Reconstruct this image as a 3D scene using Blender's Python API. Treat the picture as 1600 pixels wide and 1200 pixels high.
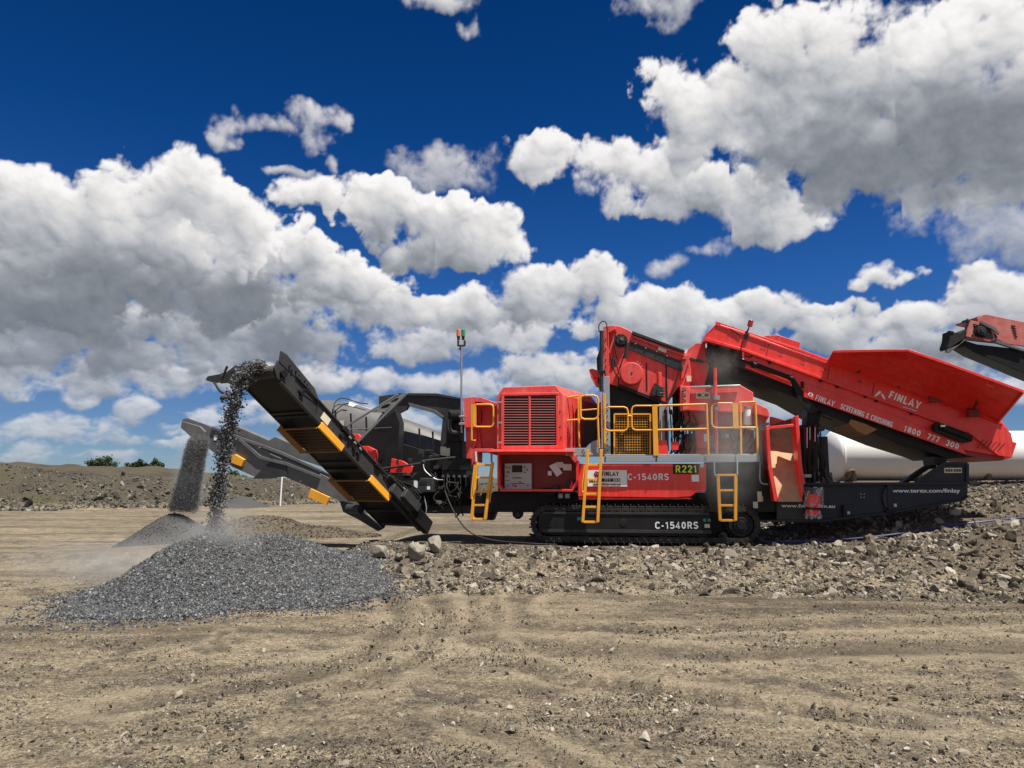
import bpy, bmesh, math, random
import numpy as np
from mathutils import Vector, Matrix
for o in list(bpy.data.objects): bpy.data.objects.remove(o)
SC = bpy.context.scene
COL = SC.collection
rad = math.radians
# ------------------------------------------------------------------ camera
FPX, HORY, EYE = 1155.0, 750.0, 1.65
PITCH = math.atan((HORY-600.0)/FPX)
cam = bpy.data.cameras.new('camera'); camo = bpy.data.objects.new('camera', cam); COL.objects.link(camo)
camo.location = (0, 0, EYE); camo.rotation_euler = (math.pi/2+PITCH, 0, 0)
cam.sensor_width = 36; cam.lens = 36*FPX/1600; cam.clip_start = 0.05; cam.clip_end = 30000
SC.camera = camo
# ------------------------------------------------------------------ sky and sun
SUN = Vector((0.30, -0.25, 0.92)).normalized()
EL = math.asin(SUN.z); AZ = math.atan2(SUN.x, SUN.y)
w = bpy.data.worlds.new('World'); SC.world = w; w.use_nodes = True
nt = w.node_tree; nt.nodes.clear()
sky = nt.nodes.new('ShaderNodeTexSky'); sky.sky_type = 'NISHITA'; sky.sun_disc = False
sky.sun_elevation = EL; sky.sun_rotation = AZ; sky.altitude = 2500; sky.air_density = 1.0; sky.dust_density = 0.6; sky.ozone_density = 4.0
bg = nt.nodes.new('ShaderNodeBackground'); bg.inputs['Strength'].default_value = 0.052
wo = nt.nodes.new('ShaderNodeOutputWorld')
# the deep polarised blue overhead, paler towards the horizon
wtc = nt.nodes.new('ShaderNodeTexCoord'); wsx = nt.nodes.new('ShaderNodeSeparateXYZ'); nt.links.new(wtc.outputs['Generated'], wsx.inputs[0])
wr = nt.nodes.new('ShaderNodeValToRGB'); nt.links.new(wsx.outputs[2], wr.inputs[0]); we = wr.color_ramp.elements
for i_, (p_, c_) in enumerate([(0.0, (.52, .60, .74)), (.09, (.46, .60, .80)), (.25, (.20, .58, 1.05)), (.42, (.055, .42, .88)), (.62, (.018, .31, .68))]):
    e_ = we[i_] if i_ < 2 else we.new(p_); e_.position = p_; e_.color = c_+(1,)
wm = nt.nodes.new('ShaderNodeMix'); wm.data_type = 'RGBA'; wm.blend_type = 'MULTIPLY'; wm.inputs[0].default_value = 1
nt.links.new(sky.outputs[0], wm.inputs[6]); nt.links.new(wr.outputs[0], wm.inputs[7]); nt.links.new(wm.outputs[2], bg.inputs[0]); nt.links.new(bg.outputs[0], wo.inputs[0])
sl = bpy.data.lights.new('sun', 'SUN'); sl.energy = 5.0; sl.angle = rad(0.5); sl.color = (1.0, 0.955, 0.88)
so = bpy.data.objects.new('sun', sl); COL.objects.link(so)
so.rotation_euler = SUN.to_track_quat('Z', 'Y').to_euler(); so.location = (20, -20, 40)
SC.render.engine = 'CYCLES'
SC.view_settings.view_transform = 'Standard'; SC.view_settings.look = 'None'
SC.view_settings.exposure = 0.72; SC.view_settings.gamma = 1.0
SC.cycles.max_bounces = 6; SC.cycles.transparent_max_bounces = 12; SC.cycles.volume_bounces = 0
# ------------------------------------------------------------------ pixel <-> world (a ray through the photo's pixel, met with a real plane)
ct, st = math.cos(PITCH), math.sin(PITCH)
def ray(px, py):
    a, b = (px-800.0)/FPX, (600.0-py)/FPX
    return Vector((a, ct-st*b, st+ct*b))
CAM = Vector((0, 0, EYE))
def W(px, py, Y):
    r = ray(px, py); return CAM + r*(Y/r.y)
# machine frame: x along the machine, y away from the viewer, z up
TH = rad(-8); U = Vector((math.cos(TH), math.sin(TH), 0)); N = Vector((-math.sin(TH), math.cos(TH), 0))
ORG = W(1000, 850, 14.2)
def loc(p):
    q = p-ORG; return Vector((q.dot(U), q.dot(N), q.z))
def wld(l):
    return ORG + U*l[0] + N*l[1] + Vector((0, 0, l[2]))
def at(px, py, d):
    r = ray(px, py); t = (d-(CAM-ORG).dot(N))/r.dot(N); return loc(CAM+r*t)
# ------------------------------------------------------------------ numpy noise
def _h(ix, iy, seed):
    n = (ix.astype(np.int64)*374761393 + iy.astype(np.int64)*668265263 + seed*1442695041) & 0x7fffffff
    n = ((n ^ (n >> 13))*1274126177) & 0x7fffffff
    n = ((n ^ (n >> 16))*1103515245+12345) & 0x7fffffff
    return (n ^ (n >> 15)) & 0xffffff
def pnoise(x, y, seed=0):
    xi = np.floor(x); yi = np.floor(y); fx = x-xi; fy = y-yi
    def g(dx, dy):
        a = _h(xi+dx, yi+dy, seed)*(2*math.pi/0x1000000)
        return np.cos(a)*(fx-dx)+np.sin(a)*(fy-dy)
    u = fx*fx*fx*(fx*(fx*6-15)+10); v = fy*fy*fy*(fy*(fy*6-15)+10)
    a = g(0, 0); b = g(1, 0); c = g(0, 1); d = g(1, 1)
    return (a+(b-a)*u+((c+(d-c)*u)-(a+(b-a)*u))*v)*1.5
def fbm(x, y, o=5, seed=0, gain=0.5, billow=False):
    s = np.zeros_like(x, dtype=float); a = 1.0; t = 0
    for k in range(o):
        n = pnoise(x*2**k+k*17.3, y*2**k-k*9.1, seed+k*7)
        if billow: n = 1-2*np.abs(n)*1.6
        s += a*n; t += a; a *= gain
    return s/t
def sstep(a, b, x):
    t = np.clip((x-a)/(b-a), 0, 1); return t*t*(3-2*t)
# ------------------------------------------------------------------ mesh helpers
class MB:
    def __init__(s): s.v = []; s.f = []
    def add(s, vs, fs):
        n = len(s.v); s.v += [tuple(p) for p in vs]; s.f += [tuple(i+n for i in f) for f in fs]; return s
    def prism(s, pts, vec):
        n = len(pts); vec = Vector(vec)
        a = [Vector(p) for p in pts]; b = [p+vec for p in a]
        fs = [tuple(range(n)), tuple(range(2*n-1, n-1, -1))]+[(i, (i+1) % n, n+(i+1) % n, n+i) for i in range(n)]
        return s.add(a+b, fs)
    def pp(s, poly, d0, d1):                       # outline seen at lateral distance d0, extruded to d1
        return s.prism([at(x, y, d0) for x, y in poly], (0, d1-d0, 0))
    def plate(s, poly, d0, d1):                    # poly of (px,py,d): a bent plate with thickness d1
        return s.prism([at(*q) for q in poly], (0, d1-d0, 0))
    def box(s, a, b):
        x0, y0, z0 = a; x1, y1, z1 = b
        return s.prism([(x0, y0, z0), (x1, y0, z0), (x1, y0, z1), (x0, y0, z1)], (0, y1-y0, 0))
    def pb(s, x0, y0, x1, y1, d0, d1):
        a = at(x0, y1, d0); b = at(x1, y0, d0); return s.box((a.x, d0, a.z), (b.x, d1, b.z))
    def obox(s, o, ax, ay, az):
        o = Vector(o); ax = Vector(ax); ay = Vector(ay); az = Vector(az)
        return s.prism([o, o+ax, o+ax+az, o+az], ay)
    def tube(s, pts, r, n=8, r2=None):
        pts = [Vector(p) for p in pts]; m = len(pts); vs = []
        up = Vector((0.13, 0.21, 0.97)); 
        for i, p in enumerate(pts):
            t = (pts[min(i+1, m-1)]-pts[max(i-1, 0)])
            if t.length < 1e-9: t = Vector((0, 0, 1))
            t.normalize()
            if i == 0:
                a = up.cross(t)
                if a.length < .1: a = Vector((1, 0, 0)).cross(t)
                a.normalize()
            else: a = (a-t*a.dot(t)).normalized()
            b = t.cross(a); rr = r if r2 is None else r+(r2-r)*i/(m-1)
            vs += [p+(a*math.cos(2*math.pi*k/n)+b*math.sin(2*math.pi*k/n))*rr for k in range(n)]
        fs = [tuple(range(n-1, -1, -1)), tuple(range((m-1)*n, m*n))]
        for i in range(m-1):
            for k in range(n): fs.append((i*n+k, i*n+(k+1) % n, (i+1)*n+(k+1) % n, (i+1)*n+k))
        return s.add(vs, fs)
    def bar(s, pts, w, h):                         # square section bar along points in plane x-z
        for p, q in zip(pts[:-1], pts[1:]):
            p = Vector(p); q = Vector(q); t = (q-p).normalized(); a = t.cross(Vector((0, 1, 0)))
            if a.length < .1: a = Vector((1, 0, 0))
            a.normalize(); b = t.cross(a).normalized()
            s.prism([p-a*w/2-b*h/2, p+a*w/2-b*h/2, p+a*w/2+b*h/2, p-a*w/2+b*h/2], q-p)
        return s
    def curve(s, ctrl, r, n=8, k=6):
        return s.tube(catmull(ctrl, k), r, n)
    def disk(s, c, ax, r, th, n=24):
        c = Vector(c); ax = Vector(ax).normalized(); return s.tube([c, c+ax*th], r, n)
    def build(s, name, m, parent=None, bevel=0.0, smooth=35):
        me = bpy.data.meshes.new(name); me.from_pydata(s.v, [], s.f)
        bm = bmesh.new(); bm.from_mesh(me); bmesh.ops.recalc_face_normals(bm, faces=bm.faces)
        if smooth:
            la = rad(smooth)
            for f in bm.faces: f.smooth = True
            for e in bm.edges:
                if len(e.link_faces) != 2 or e.calc_face_angle(3.0) > la: e.smooth = False
        bm.to_mesh(me); bm.free()
        me.materials.append(m)
        o = bpy.data.objects.new(name, me); COL.objects.link(o)
        if parent: o.parent = parent
        if bevel:
            b = o.modifiers.new('bevel', 'BEVEL'); b.width = bevel; b.segments = 2; b.limit_method = 'ANGLE'; b.angle_limit = rad(40); b.harden_normals = False
        return o
def catmull(c, k=6):
    c = [Vector(p) for p in c]; c = [c[0]*2-c[1]]+c+[c[-1]*2-c[-2]]; out = []
    for i in range(1, len(c)-2):
        for j in range(k):
            t = j/k; p0, p1, p2, p3 = c[i-1:i+3]
            out.append(0.5*((2*p1)+(p2-p0)*t+(2*p0-5*p1+4*p2-p3)*t*t+(3*p1-p0-3*p2+p3)*t*t*t))
    out.append(c[-2]); return out
def tag(o, label=None, cat=None, group=None, kind=None):
    if label: o['label'] = label
    if cat: o['category'] = cat
    if group: o['group'] = group
    if kind: o['kind'] = kind
    return o
def empty(name, location, rz=0):
    o = bpy.data.objects.new(name, None); o.location = location; o.rotation_euler = (0, 0, rz); o.empty_display_size = .2; COL.objects.link(o); return o
def npmesh(name, V, F, m, smooth=False, parent=None):
    me = bpy.data.meshes.new(name); nv, nf, k = len(V), len(F), F.shape[1]
    me.vertices.add(nv); me.vertices.foreach_set('co', np.ascontiguousarray(V, dtype=np.float32).ravel())
    me.loops.add(nf*k); me.loops.foreach_set('vertex_index', np.ascontiguousarray(F, dtype=np.int32).ravel())
    me.polygons.add(nf); me.polygons.foreach_set('loop_start', np.arange(0, nf*k, k, dtype=np.int32))
    try: me.polygons.foreach_set('loop_total', np.full(nf, k, dtype=np.int32))
    except Exception: pass
    me.update(calc_edges=True); me.polygons.foreach_set('use_smooth', np.full(nf, smooth))
    if m: me.materials.append(m)
    o = bpy.data.objects.new(name, me); COL.objects.link(o)
    if parent: o.parent = parent
    return o
# ------------------------------------------------------------------ materials
class NT:
    def __init__(s, m): s.t = m.node_tree; s.n = s.t.nodes; s.l = s.t.links
    def new(s, ty, **k):
        x = s.n.new(ty)
        for a, b in k.items(): setattr(x, a, b)
        return x
    def link(s, a, b): s.l.new(a, b)
    def noise(s, vec, scale, detail=5, rough=.6, dist=0):
        x = s.new('ShaderNodeTexNoise'); x.inputs['Scale'].default_value = scale; x.inputs['Detail'].default_value = detail
        x.inputs['Roughness'].default_value = rough; x.inputs['Distortion'].default_value = dist
        if vec: s.link(vec, x.inputs['Vector'])
        return x.outputs['Fac']
    def ramp(s, fac, stops):
        r = s.new('ShaderNodeValToRGB'); e = r.color_ramp.elements
        while len(e) > 1: e.remove(e[-1])
        e[0].position = stops[0][0]; c = stops[0][1]; e[0].color = (c if isinstance(c, tuple) else (c,)*3)[:3]+(1,)
        for p, c in stops[1:]:
            q = e.new(p); q.color = (c if isinstance(c, tuple) else (c,)*3)[:3]+(1,)
        s.link(fac, r.inputs[0]); return r.outputs[0]
    def mix(s, f, a, b, mode='MIX'):
        x = s.new('ShaderNodeMix', data_type='RGBA', blend_type=mode)
        for i, v in ((0, f), (6, a), (7, b)):
            if isinstance(v, (int, float)): x.inputs[i].default_value = v if i == 0 else (v, v, v, 1)
            elif isinstance(v, tuple): x.inputs[i].default_value = v[:3]+(1,)
            else: s.link(v, x.inputs[i])
        return x.outputs[2]
    def math(s, op, a, b=0.0, c=None, clamp=False):
        x = s.new('ShaderNodeMath', operation=op); x.use_clamp = clamp
        for i, v in enumerate((a, b) if c is None else (a, b, c)):
            if isinstance(v, (int, float)): x.inputs[i].default_value = v
            else: s.link(v, x.inputs[i])
        return x.outputs[0]
def newmat(name):
    m = bpy.data.materials.new(name); m.use_nodes = True; g = NT(m); p = g.n['Principled BSDF']; return m, g, p
MATS = {}
def paint(name, base, rough=.45, metal=0.0, dust=.25, dustcol=(.27, .225, .17), vary=.12, bump=.02, scale=3.0, coat=0.0, wear=0.0):
    m, g, p = newmat(name)
    if max(base) < .06: p.inputs['Specular IOR Level'].default_value = .22
    tc = g.new('ShaderNodeTexCoord').outputs['Object']; geo = g.new('ShaderNodeNewGeometry')
    n1 = g.noise(tc, scale, 6, .65); n2 = g.noise(tc, scale*9, 4, .6)
    v = g.ramp(n1, [(.3, 1-vary), (.7, 1+vary)])
    c = g.mix(1.0, base, v, 'MULTIPLY')
    sx = g.new('ShaderNodeSeparateXYZ'); g.link(geo.outputs['Normal'], sx.inputs[0])
    up = g.math('MULTIPLY_ADD', sx.outputs[2], .5, .25, clamp=True)
    f = g.math('MULTIPLY', g.math('ADD', g.ramp(n1, [(.35, 0.0), (.75, 1.0)]), g.math('MULTIPLY', up, .9)), g.ramp(n2, [(.25, .5), (.7, 1.0)]))
    f = g.math('MULTIPLY', f, dust, clamp=True)
    if wear:                                  # rain streaks of dust, scuffs and stone chips in the paint
        mp = g.new('ShaderNodeMapping'); mp.inputs['Scale'].default_value = (9, 9, .9); g.link(tc, mp.inputs[0])
        stk = g.ramp(g.noise(mp.outputs[0], 1.4, 5, .6), [(.50, 0), (.72, 1)]); f = g.math('ADD', f, g.math('MULTIPLY', stk, wear*.30), clamp=True)
        sc = g.noise(tc, 2.2, 4, .55); ch = g.math('MULTIPLY', g.ramp(g.noise(tc, 34, 3, .6), [(.62, 0), (.66, 1)]), g.ramp(sc, [(.48, 0), (.62, 1)]))
        c = g.mix(g.math('MULTIPLY', ch, wear*.8), c, (.10, .06, .05)); mp2 = g.new('ShaderNodeMapping'); mp2.inputs['Scale'].default_value = (2.5, 2.5, 40); mp2.inputs['Rotation'].default_value = (0, .5, 0); g.link(tc, mp2.inputs[0])
        scr = g.math('MULTIPLY', g.ramp(g.noise(mp2.outputs[0], 1.0, 3, .6), [(.66, 0), (.70, 1)]), g.ramp(sc, [(.5, 0), (.6, 1)])); c = g.mix(g.math('MULTIPLY', scr, wear*.35), c, (.35, .26, .22))
    c = g.mix(f, c, dustcol); g.link(c, p.inputs['Base Color'])
    r = g.math('MULTIPLY_ADD', f, .5, rough, clamp=True); g.link(r, p.inputs['Roughness'])
    p.inputs['Metallic'].default_value = metal
    if coat: p.inputs['Coat Weight'].default_value = coat; p.inputs['Coat Roughness'].default_value = .2
    if bump:
        b = g.new('ShaderNodeBump'); b.inputs['Strength'].default_value = bump*4; b.inputs['Distance'].default_value = .01
        g.link(n2, b.inputs['Height']); g.link(b.outputs[0], p.inputs['Normal'])
    MATS[name] = m; return m
RED = paint('red paint', (.78, .014, .009), .36, dust=.10, vary=.10, coat=.1, dustcol=(.45, .32, .25), wear=.6)
REDD = paint('dusty red paint', (.72, .026, .022), .5, dust=.24, dustcol=(.42, .32, .27), vary=.12, wear=.9)
REDO = paint('old dusty red paint', (.45, .06, .05), .7, dust=.55, dustcol=(.42, .33, .28), vary=.2)
BLK = paint('black paint', (.009, .009, .010), .5, dust=.035, vary=.2)
DGR = paint('dark grey paint', (.030, .031, .034), .42, dust=.07, vary=.12)
MGR = paint('mid grey dusty paint', (.085, .09, .10), .5, dust=.25, vary=.12)
NAVY = paint('dark slate paint', (.020, .023, .034), .4, dust=.04, vary=.1)
GRY = paint('light grey paint', (.28, .31, .34), .45, dust=.2, vary=.08)
GAL = paint('galvanised steel', (.33, .34, .35), .4, metal=.6, dust=.2, vary=.12)
YEL = paint('yellow paint', (.83, .36, .012), .42, dust=.14, vary=.10, wear=.6)
RUB = paint('black rubber', (.010, .010, .010), .75, dust=.12, vary=.2)
BELT = paint('conveyor belt rubber', (.007, .0075, .008), .6, dust=.02, vary=.2)
STL = paint('dusty track steel', (.022, .021, .02), .55, metal=.2, dust=.3, dustcol=(.13, .115, .095), vary=.3)
CHR = paint('chrome rod', (.6, .6, .6), .15, metal=1, dust=.05)
WHT = paint('white paint', (.82, .82, .80), .5, dust=.12, vary=.04)
WLET = paint('white lettering', (.85, .85, .85), .5, dust=.03, vary=.02, bump=0)
BLET = paint('black lettering', (.02, .02, .02), .5, dust=.0, vary=.02, bump=0)
YLET = paint('yellow lettering', (.85, .85, .03), .5, dust=.0, vary=.02, bump=0)
CRM = paint('cream sticker', (.62, .58, .42), .5, dust=.1, vary=.1, bump=0)
PLY = paint('worn tan wear liner', (.42, .26, .14), .8, dust=.3, dustcol=(.5, .36, .22), vary=.2, scale=5)
ORG_ = paint('orange lamp glass', (.75, .12, .02), .2, dust=.05)
GRNL = paint('green lamp glass', (.02, .22, .08), .2, dust=.05)
REDL = paint('red lamp glass', (.35, .01, .01), .2, dust=.05)
BLU = paint('blue hose rubber', (.02, .03, .14), .5, dust=.12)
TANK = paint('white tank paint', (.80, .79, .76), .45, dust=.12, dustcol=(.5, .45, .36), vary=.03, scale=1.2)
BRN = paint('brown skid steel', (.10, .07, .05), .7, dust=.4)
GREENI = paint('green sticker', (.02, .28, .2), .5, dust=.1)

def separate(o):
    """give every loose piece of a part an object of its own"""
    me = o.data; nv = len(me.vertices); par = list(range(nv))
    def fd(a):
        while par[a] != a: par[a] = par[par[a]]; a = par[a]
        return a
    for e in me.edges:
        a, b = fd(e.vertices[0]), fd(e.vertices[1])
        if a != b: par[a] = b
    roots = {}
    for p in me.polygons: roots.setdefault(fd(p.vertices[0]), []).append(p.index)
    if len(roots) < 2: return
    gr = list(roots.values()); keepbase = True
    for gi, polys in enumerate(gr[1:]+gr[:1]):
        bm = bmesh.new(); bm.from_mesh(me if gi < len(gr)-1 else me); bm.faces.ensure_lookup_table(); ks = set(polys)
        bmesh.ops.delete(bm, geom=[f for f in bm.faces if f.index not in ks], context='FACES')
        if gi < len(gr)-1:
            m2 = bpy.data.meshes.new(o.name.split('.')[0]); bm.to_mesh(m2); bm.free(); m2.materials.append(me.materials[0]); n = bpy.data.objects.new(o.name.split('.')[0], m2); COL.objects.link(n); n.parent = o.parent
            for md in o.modifiers:
                x = n.modifiers.new(md.name, md.type); x.width = md.width; x.segments = md.segments; x.limit_method = md.limit_method; x.angle_limit = md.angle_limit
        else:
            bm.to_mesh(me); bm.free()
# ------------------------------------------------------------------ cloud dome (sky)
def azel(px, py):
    r = ray(px, py).normalized(); return math.degrees(math.atan2(r.x, r.y)), math.degrees(math.asin(r.z))
def build_sky():
    st_ = 0.085
    az = np.arange(-76, 76.01, st_); el = np.arange(-3, 58.01, st_)
    A, E = np.meshgrid(az, el)
    k = 1/20.16
    wx = fbm(A*.35, E*.35, 4, 11)*1.6; wy = fbm(A*.35+40, E*.35, 4, 23)*1.2
    X = A+wx; Y = E+wy
    el_s = 1+1.3*np.exp(-np.clip(E, 0, 90)/9)      # smaller puffs near the horizon
    n = fbm(A*.24, E*.30*el_s, 7, 5, .53); n2 = fbm(A*.13+5, E*.2+3, 4, 15)
    wx2 = fbm(A*.5, E*.6*el_s, 3, 61)*.9; wy2 = fbm(A*.5+9, E*.6*el_s, 3, 67)*.9
    def cells(f, seed):                       # round cauliflower heads: 1 at a head's centre, 0 between heads
        x = (A+wx2)*f; y = (E+wy2)*f*1.15*el_s; xi = np.floor(x); yi = np.floor(y); best = np.full_like(x, 9.0)
        for dx in (-1, 0, 1):
            for dy in (-1, 0, 1):
                cx = xi+dx; cy = yi+dy
                d_ = (cx+_h(cx, cy, seed)/0x1000000-x)**2+(cy+_h(cx, cy, seed+3)/0x1000000-y)**2; best = np.minimum(best, d_)
        return 1-np.clip(best, 0, 1.2)
    b1 = cells(.38, 5); b2 = cells(.85, 15); b3 = cells(1.9, 25); b4 = cells(4.0, 35)
    bl = (b1+b2*.6+b3*.33+b4*.16)/2.09
    rag = fbm(A*1.6, E*2.0*el_s, 5, 51, .6); med = fbm(A*.7, E*1.0*el_s, 4, 41)
    soft = fbm(A*.15, E*.2, 3, 91); ragged = np.clip(soft*1.5+.35, 0, 1)
    def ell(px, py, rx, ry):
        a, e = azel(px, py); return ((X-a)/(rx*k))**2+((Y-e)/(ry*k))**2
    C = np.zeros(A.shape+(3,)); AL = np.zeros_like(A)
    outm = np.clip(sstep(36, 44, np.abs(A))+sstep(38, 45, E), 0, 1)
    c0 = np.array([.150, .168, .196]); c1 = np.array([1.02, 1.0, .99])
    for li, (blobs, bias, base, thin) in enumerate(LAYERS):
        r = li*137
        ro = lambda q: np.roll(q, r, 1)
        S = np.full_like(A, -9.0)
        for b in blobs:
            amp = b[4] if len(b) > 4 else 1.0
            S = np.logaddexp(S, np.clip(amp*(1-ell(*b[:4])), -2, 2)*6)
        S = np.clip(S/6, -1.2, 1.0)
        if li == 0: S = S*(1-outm)+outm*(fbm(A*.06, E*.12, 3, 77)*2.2-.1)
        else: S = S*(1-outm)-1.2*outm
        rg = np.clip(ro(ragged)+thin+.12, 0, 1)
        D = S-.15+ro(n)*1.25+(ro(bl)-.62)*1.15+rag*.22*(.4+rg)
        a = sstep(0.0, .20+.6*rg+.45*thin, D)*(1-.35*thin)
        T = np.clip(D, 0, 1.5)
        Hh = np.sqrt(T+.05)*1.2+ro(b1)*.6+ro(b2)*.30+ro(b3)*.06+ro(b4)*.012+med*.14
        def blur(q, r_):
            for ax_ in (0, 1):
                c_ = np.cumsum(np.pad(q, [(r_+1, r_) if ax_ == 0 else (0, 0), (r_+1, r_) if ax_ == 1 else (0, 0)], mode='edge'), axis=ax_); w2 = 2*r_+1
                q = (c_[w2:]-c_[:-w2])/w2 if ax_ == 0 else (c_[:, w2:]-c_[:, :-w2])/w2
            return q
        Hb = blur(blur(Hh, 3), 2); Hh = Hb*.72+Hh*.28
        gy, gx = np.gradient(Hh, st_); gx *= .62; gy *= .62
        lam = (-gx*.22-gy*.62+.66)/np.sqrt(1+gx**2+gy**2)
        occ = np.zeros_like(T); ws = 0
        for s in (4, 9, 16, 25, 36, 50, 66):
            sh = np.zeros_like(T); sh[:-s] = np.clip(T[s:], 0, .9); sh = np.roll(sh, -s//4, 1); occ += sh; ws += 1
        occ = blur(occ/ws/.9, 5)
        dark = np.zeros_like(A)
        for px, py, rx, ry, q in DARKS: dark = np.maximum(dark, q*np.exp(-ell(px, py, rx, ry)*1.1))
        shade = np.clip(occ*base+dark*.60+ro(n2)*.55*occ+med*.25*occ, 0, 1.1)
        lum = .86+bias-.74*shade+.42*(lam-.6)*(1-.5*np.clip(shade, 0, 1))+med*.10+n*.12+(ro(b2)-.6)*.07+rag*.03*shade
        lum += (ro(b1)-.6)*.12+(1-sstep(.05, .5, D))*.06*shade
        lum = np.where(lum < .40, .40-(1-np.exp(-(.40-lum)/.30))*.27, lum); lum = np.clip(lum, .10, .96)
        t = np.clip((lum-.1)/.65, 0, 1)[..., None]
        col = lum[..., None]*(c0/c0.mean()*(1-t)+c1*t)
        C = C*(1-a[..., None])+col*a[..., None]; AL = AL*(1-a)+a
    col = C/np.maximum(AL, 1e-4)[..., None]; alpha = AL
    hz = np.exp(-np.clip(E, 0, 90)/5.0)[..., None]*.5        # low clouds seen through more air
    col = col*(1-hz)+np.array([.36, .42, .50])*hz
    alpha = alpha*(1-.45*np.exp(-np.clip(E, 0, 90)/3.5))
    ci = [i for i in range(len(az)) if abs(az[i]) < 37.5 or i % 10 == 0]; ri = [j for j in range(len(el)) if -.6 < el[j] < 37 or j % 10 == 0]
    ci = sorted(set(ci+[len(az)-1])); ri = sorted(set(ri+[len(el)-1]))
    A = A[np.ix_(ri, ci)]; E = E[np.ix_(ri, ci)]; col = col[np.ix_(ri, ci)]; alpha = alpha[np.ix_(ri, ci)]
    alpha = alpha*(1-sstep(52, 58, E))*(1-sstep(70, 76, np.abs(A)))
    R = 9000; a = np.radians(A); e = np.radians(E)
    V = np.stack([R*np.cos(e)*np.sin(a), R*np.cos(e)*np.cos(a), R*np.sin(e)], -1).reshape(-1, 3)
    h, w_ = A.shape; idx = np.arange(h*w_).reshape(h, w_)
    F = np.stack([idx[:-1, :-1], idx[:-1, 1:], idx[1:, 1:], idx[1:, :-1]], -1).reshape(-1, 4)
    m, g, p = newmat('cloud cover'); g.n.remove(p)
    at_ = g.new('ShaderNodeAttribute', attribute_name='cloud'); em = g.new('ShaderNodeEmission'); tr = g.new('ShaderNodeBsdfTransparent')
    mx = g.new('ShaderNodeMixShader'); g.link(at_.outputs['Alpha'], mx.inputs[0]); g.link(tr.outputs[0], mx.inputs[1]); g.link(em.outputs[0], mx.inputs[2])
    tc = g.new('ShaderNodeNewGeometry').outputs['Position']
    fine = g.noise(tc, .012, 5, .65); c = g.mix(1.0, at_.outputs['Color'], g.ramp(fine, [(.3, .96), (.7, 1.04)]), 'MULTIPLY')
    g.link(c, em.inputs[0]); em.inputs[1].default_value = .60; g.link(mx.outputs[0], g.n['Material Output'].inputs[0])
    try: m.cycles.emission_sampling = 'NONE'
    except Exception: pass
    o = npmesh('sky', V, F, m, True)
    ca = o.data.color_attributes.new('cloud', 'FLOAT_COLOR', 'POINT')
    rgba = np.concatenate([col, alpha[..., None]], -1).reshape(-1, 4).astype(np.float32); ca.data.foreach_set('color', rgba.ravel())
    tag(o, 'deep blue sky with piled white and grey cumulus clouds', 'sky', kind='structure'); return o
# far layers first: (ellipses in the sky, brightness, darkness of the bases, thinness)
LAYERS = [
 ([(60,668,140,22,.9),(125,625,28,13,.75),(210,637,36,15,.85),(90,712,120,12,.7),(180,713,60,9,.7),(560,640,120,14,.6),(420,640,60,10,.5),(760,600,140,24,.8),(1240,590,160,30,.8),(640,600,200,20,.7),(1000,600,200,30,.8),(1500,610,120,30,.8),(900,655,600,22,.8),(1250,640,300,24,.8),(450,665,300,14,.7),(250,690,260,9,.7)], -.10, .6, .45),
 ([(280,585,230,22),(500,590,170,22,.9),(80,590,190,30),(650,550,75,24),(900,575,150,28),(1120,565,120,26),(1480,570,190,30),(760,520,200,40)], -.06, .8, .2),
 ([(790,482,130,44),(890,440,100,38),(615,485,130,38),(985,512,120,32),(1050,485,110,36),(1235,495,85,34),(1180,478,50,20),(1300,530,60,24),(1130,520,120,36),(1440,495,90,32),(1550,475,120,46),(1385,432,50,20,.8),(1480,545,170,42),(1610,500,120,70)], -.03, .95, .06),
 ([(100,530,260,55),(350,525,230,50),(520,470,110,40)], -.10, .75, .1),
 ([(60,450,190,80),(300,440,240,70),(430,405,110,48),(520,435,110,40),(150,400,220,80)], .0, 1.0, 0),
 ([(690,262,100,38,.8),(1040,415,40,16,.75),(1120,385,50,14,.6),(1520,345,85,38,.85),(1580,375,80,42,.9)], -.16, .5, .7),
 ([(490,300,80,28),(580,310,90,38),(670,340,125,44),(755,345,75,34),(700,390,130,36)], .05, .95, 0),
 ([(60,335,110,50),(170,320,100,48),(275,295,95,55),(350,345,115,60),(150,370,200,60),(20,275,40,18,.8)], .08, .9, 0),
 ([(850,240,70,34),(930,258,95,42),(1030,270,90,48),(812,222,40,20,.9),(1000,315,60,28,.8),(1130,300,110,50),(1205,335,85,44,.9)], .0, .8, .1),
 ([(1120,160,130,75),(1215,85,110,72),(1300,115,160,95),(1460,110,170,85),(1570,95,140,75),(1250,200,190,90),(1420,222,225,88),(1590,205,150,88)], .07, .80, .05),
 ([(390,193,70,16,.8),(345,215,26,20,.75),(500,178,42,19,.8),(488,215,32,28,.8),(520,258,16,18,.7),(455,268,45,7,.7),(680,2,75,16,.8),(740,36,28,14,.75),(1030,5,80,24,.8),(1055,30,26,16,.7)], -.14, .5, .6)]
DARKS = [(1420,250,240,50,1.05),(1560,280,130,38,.9),(1250,230,90,30,.5),(1200,310,80,30,.3),(300,455,260,40,.55),(100,510,240,42,.8),(380,520,220,35,.6),(60,570,180,30,.7),(560,480,120,30,.4),(1480,560,180,30,.6),(1240,545,120,22,.4)]
front_sky = build_sky()
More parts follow.
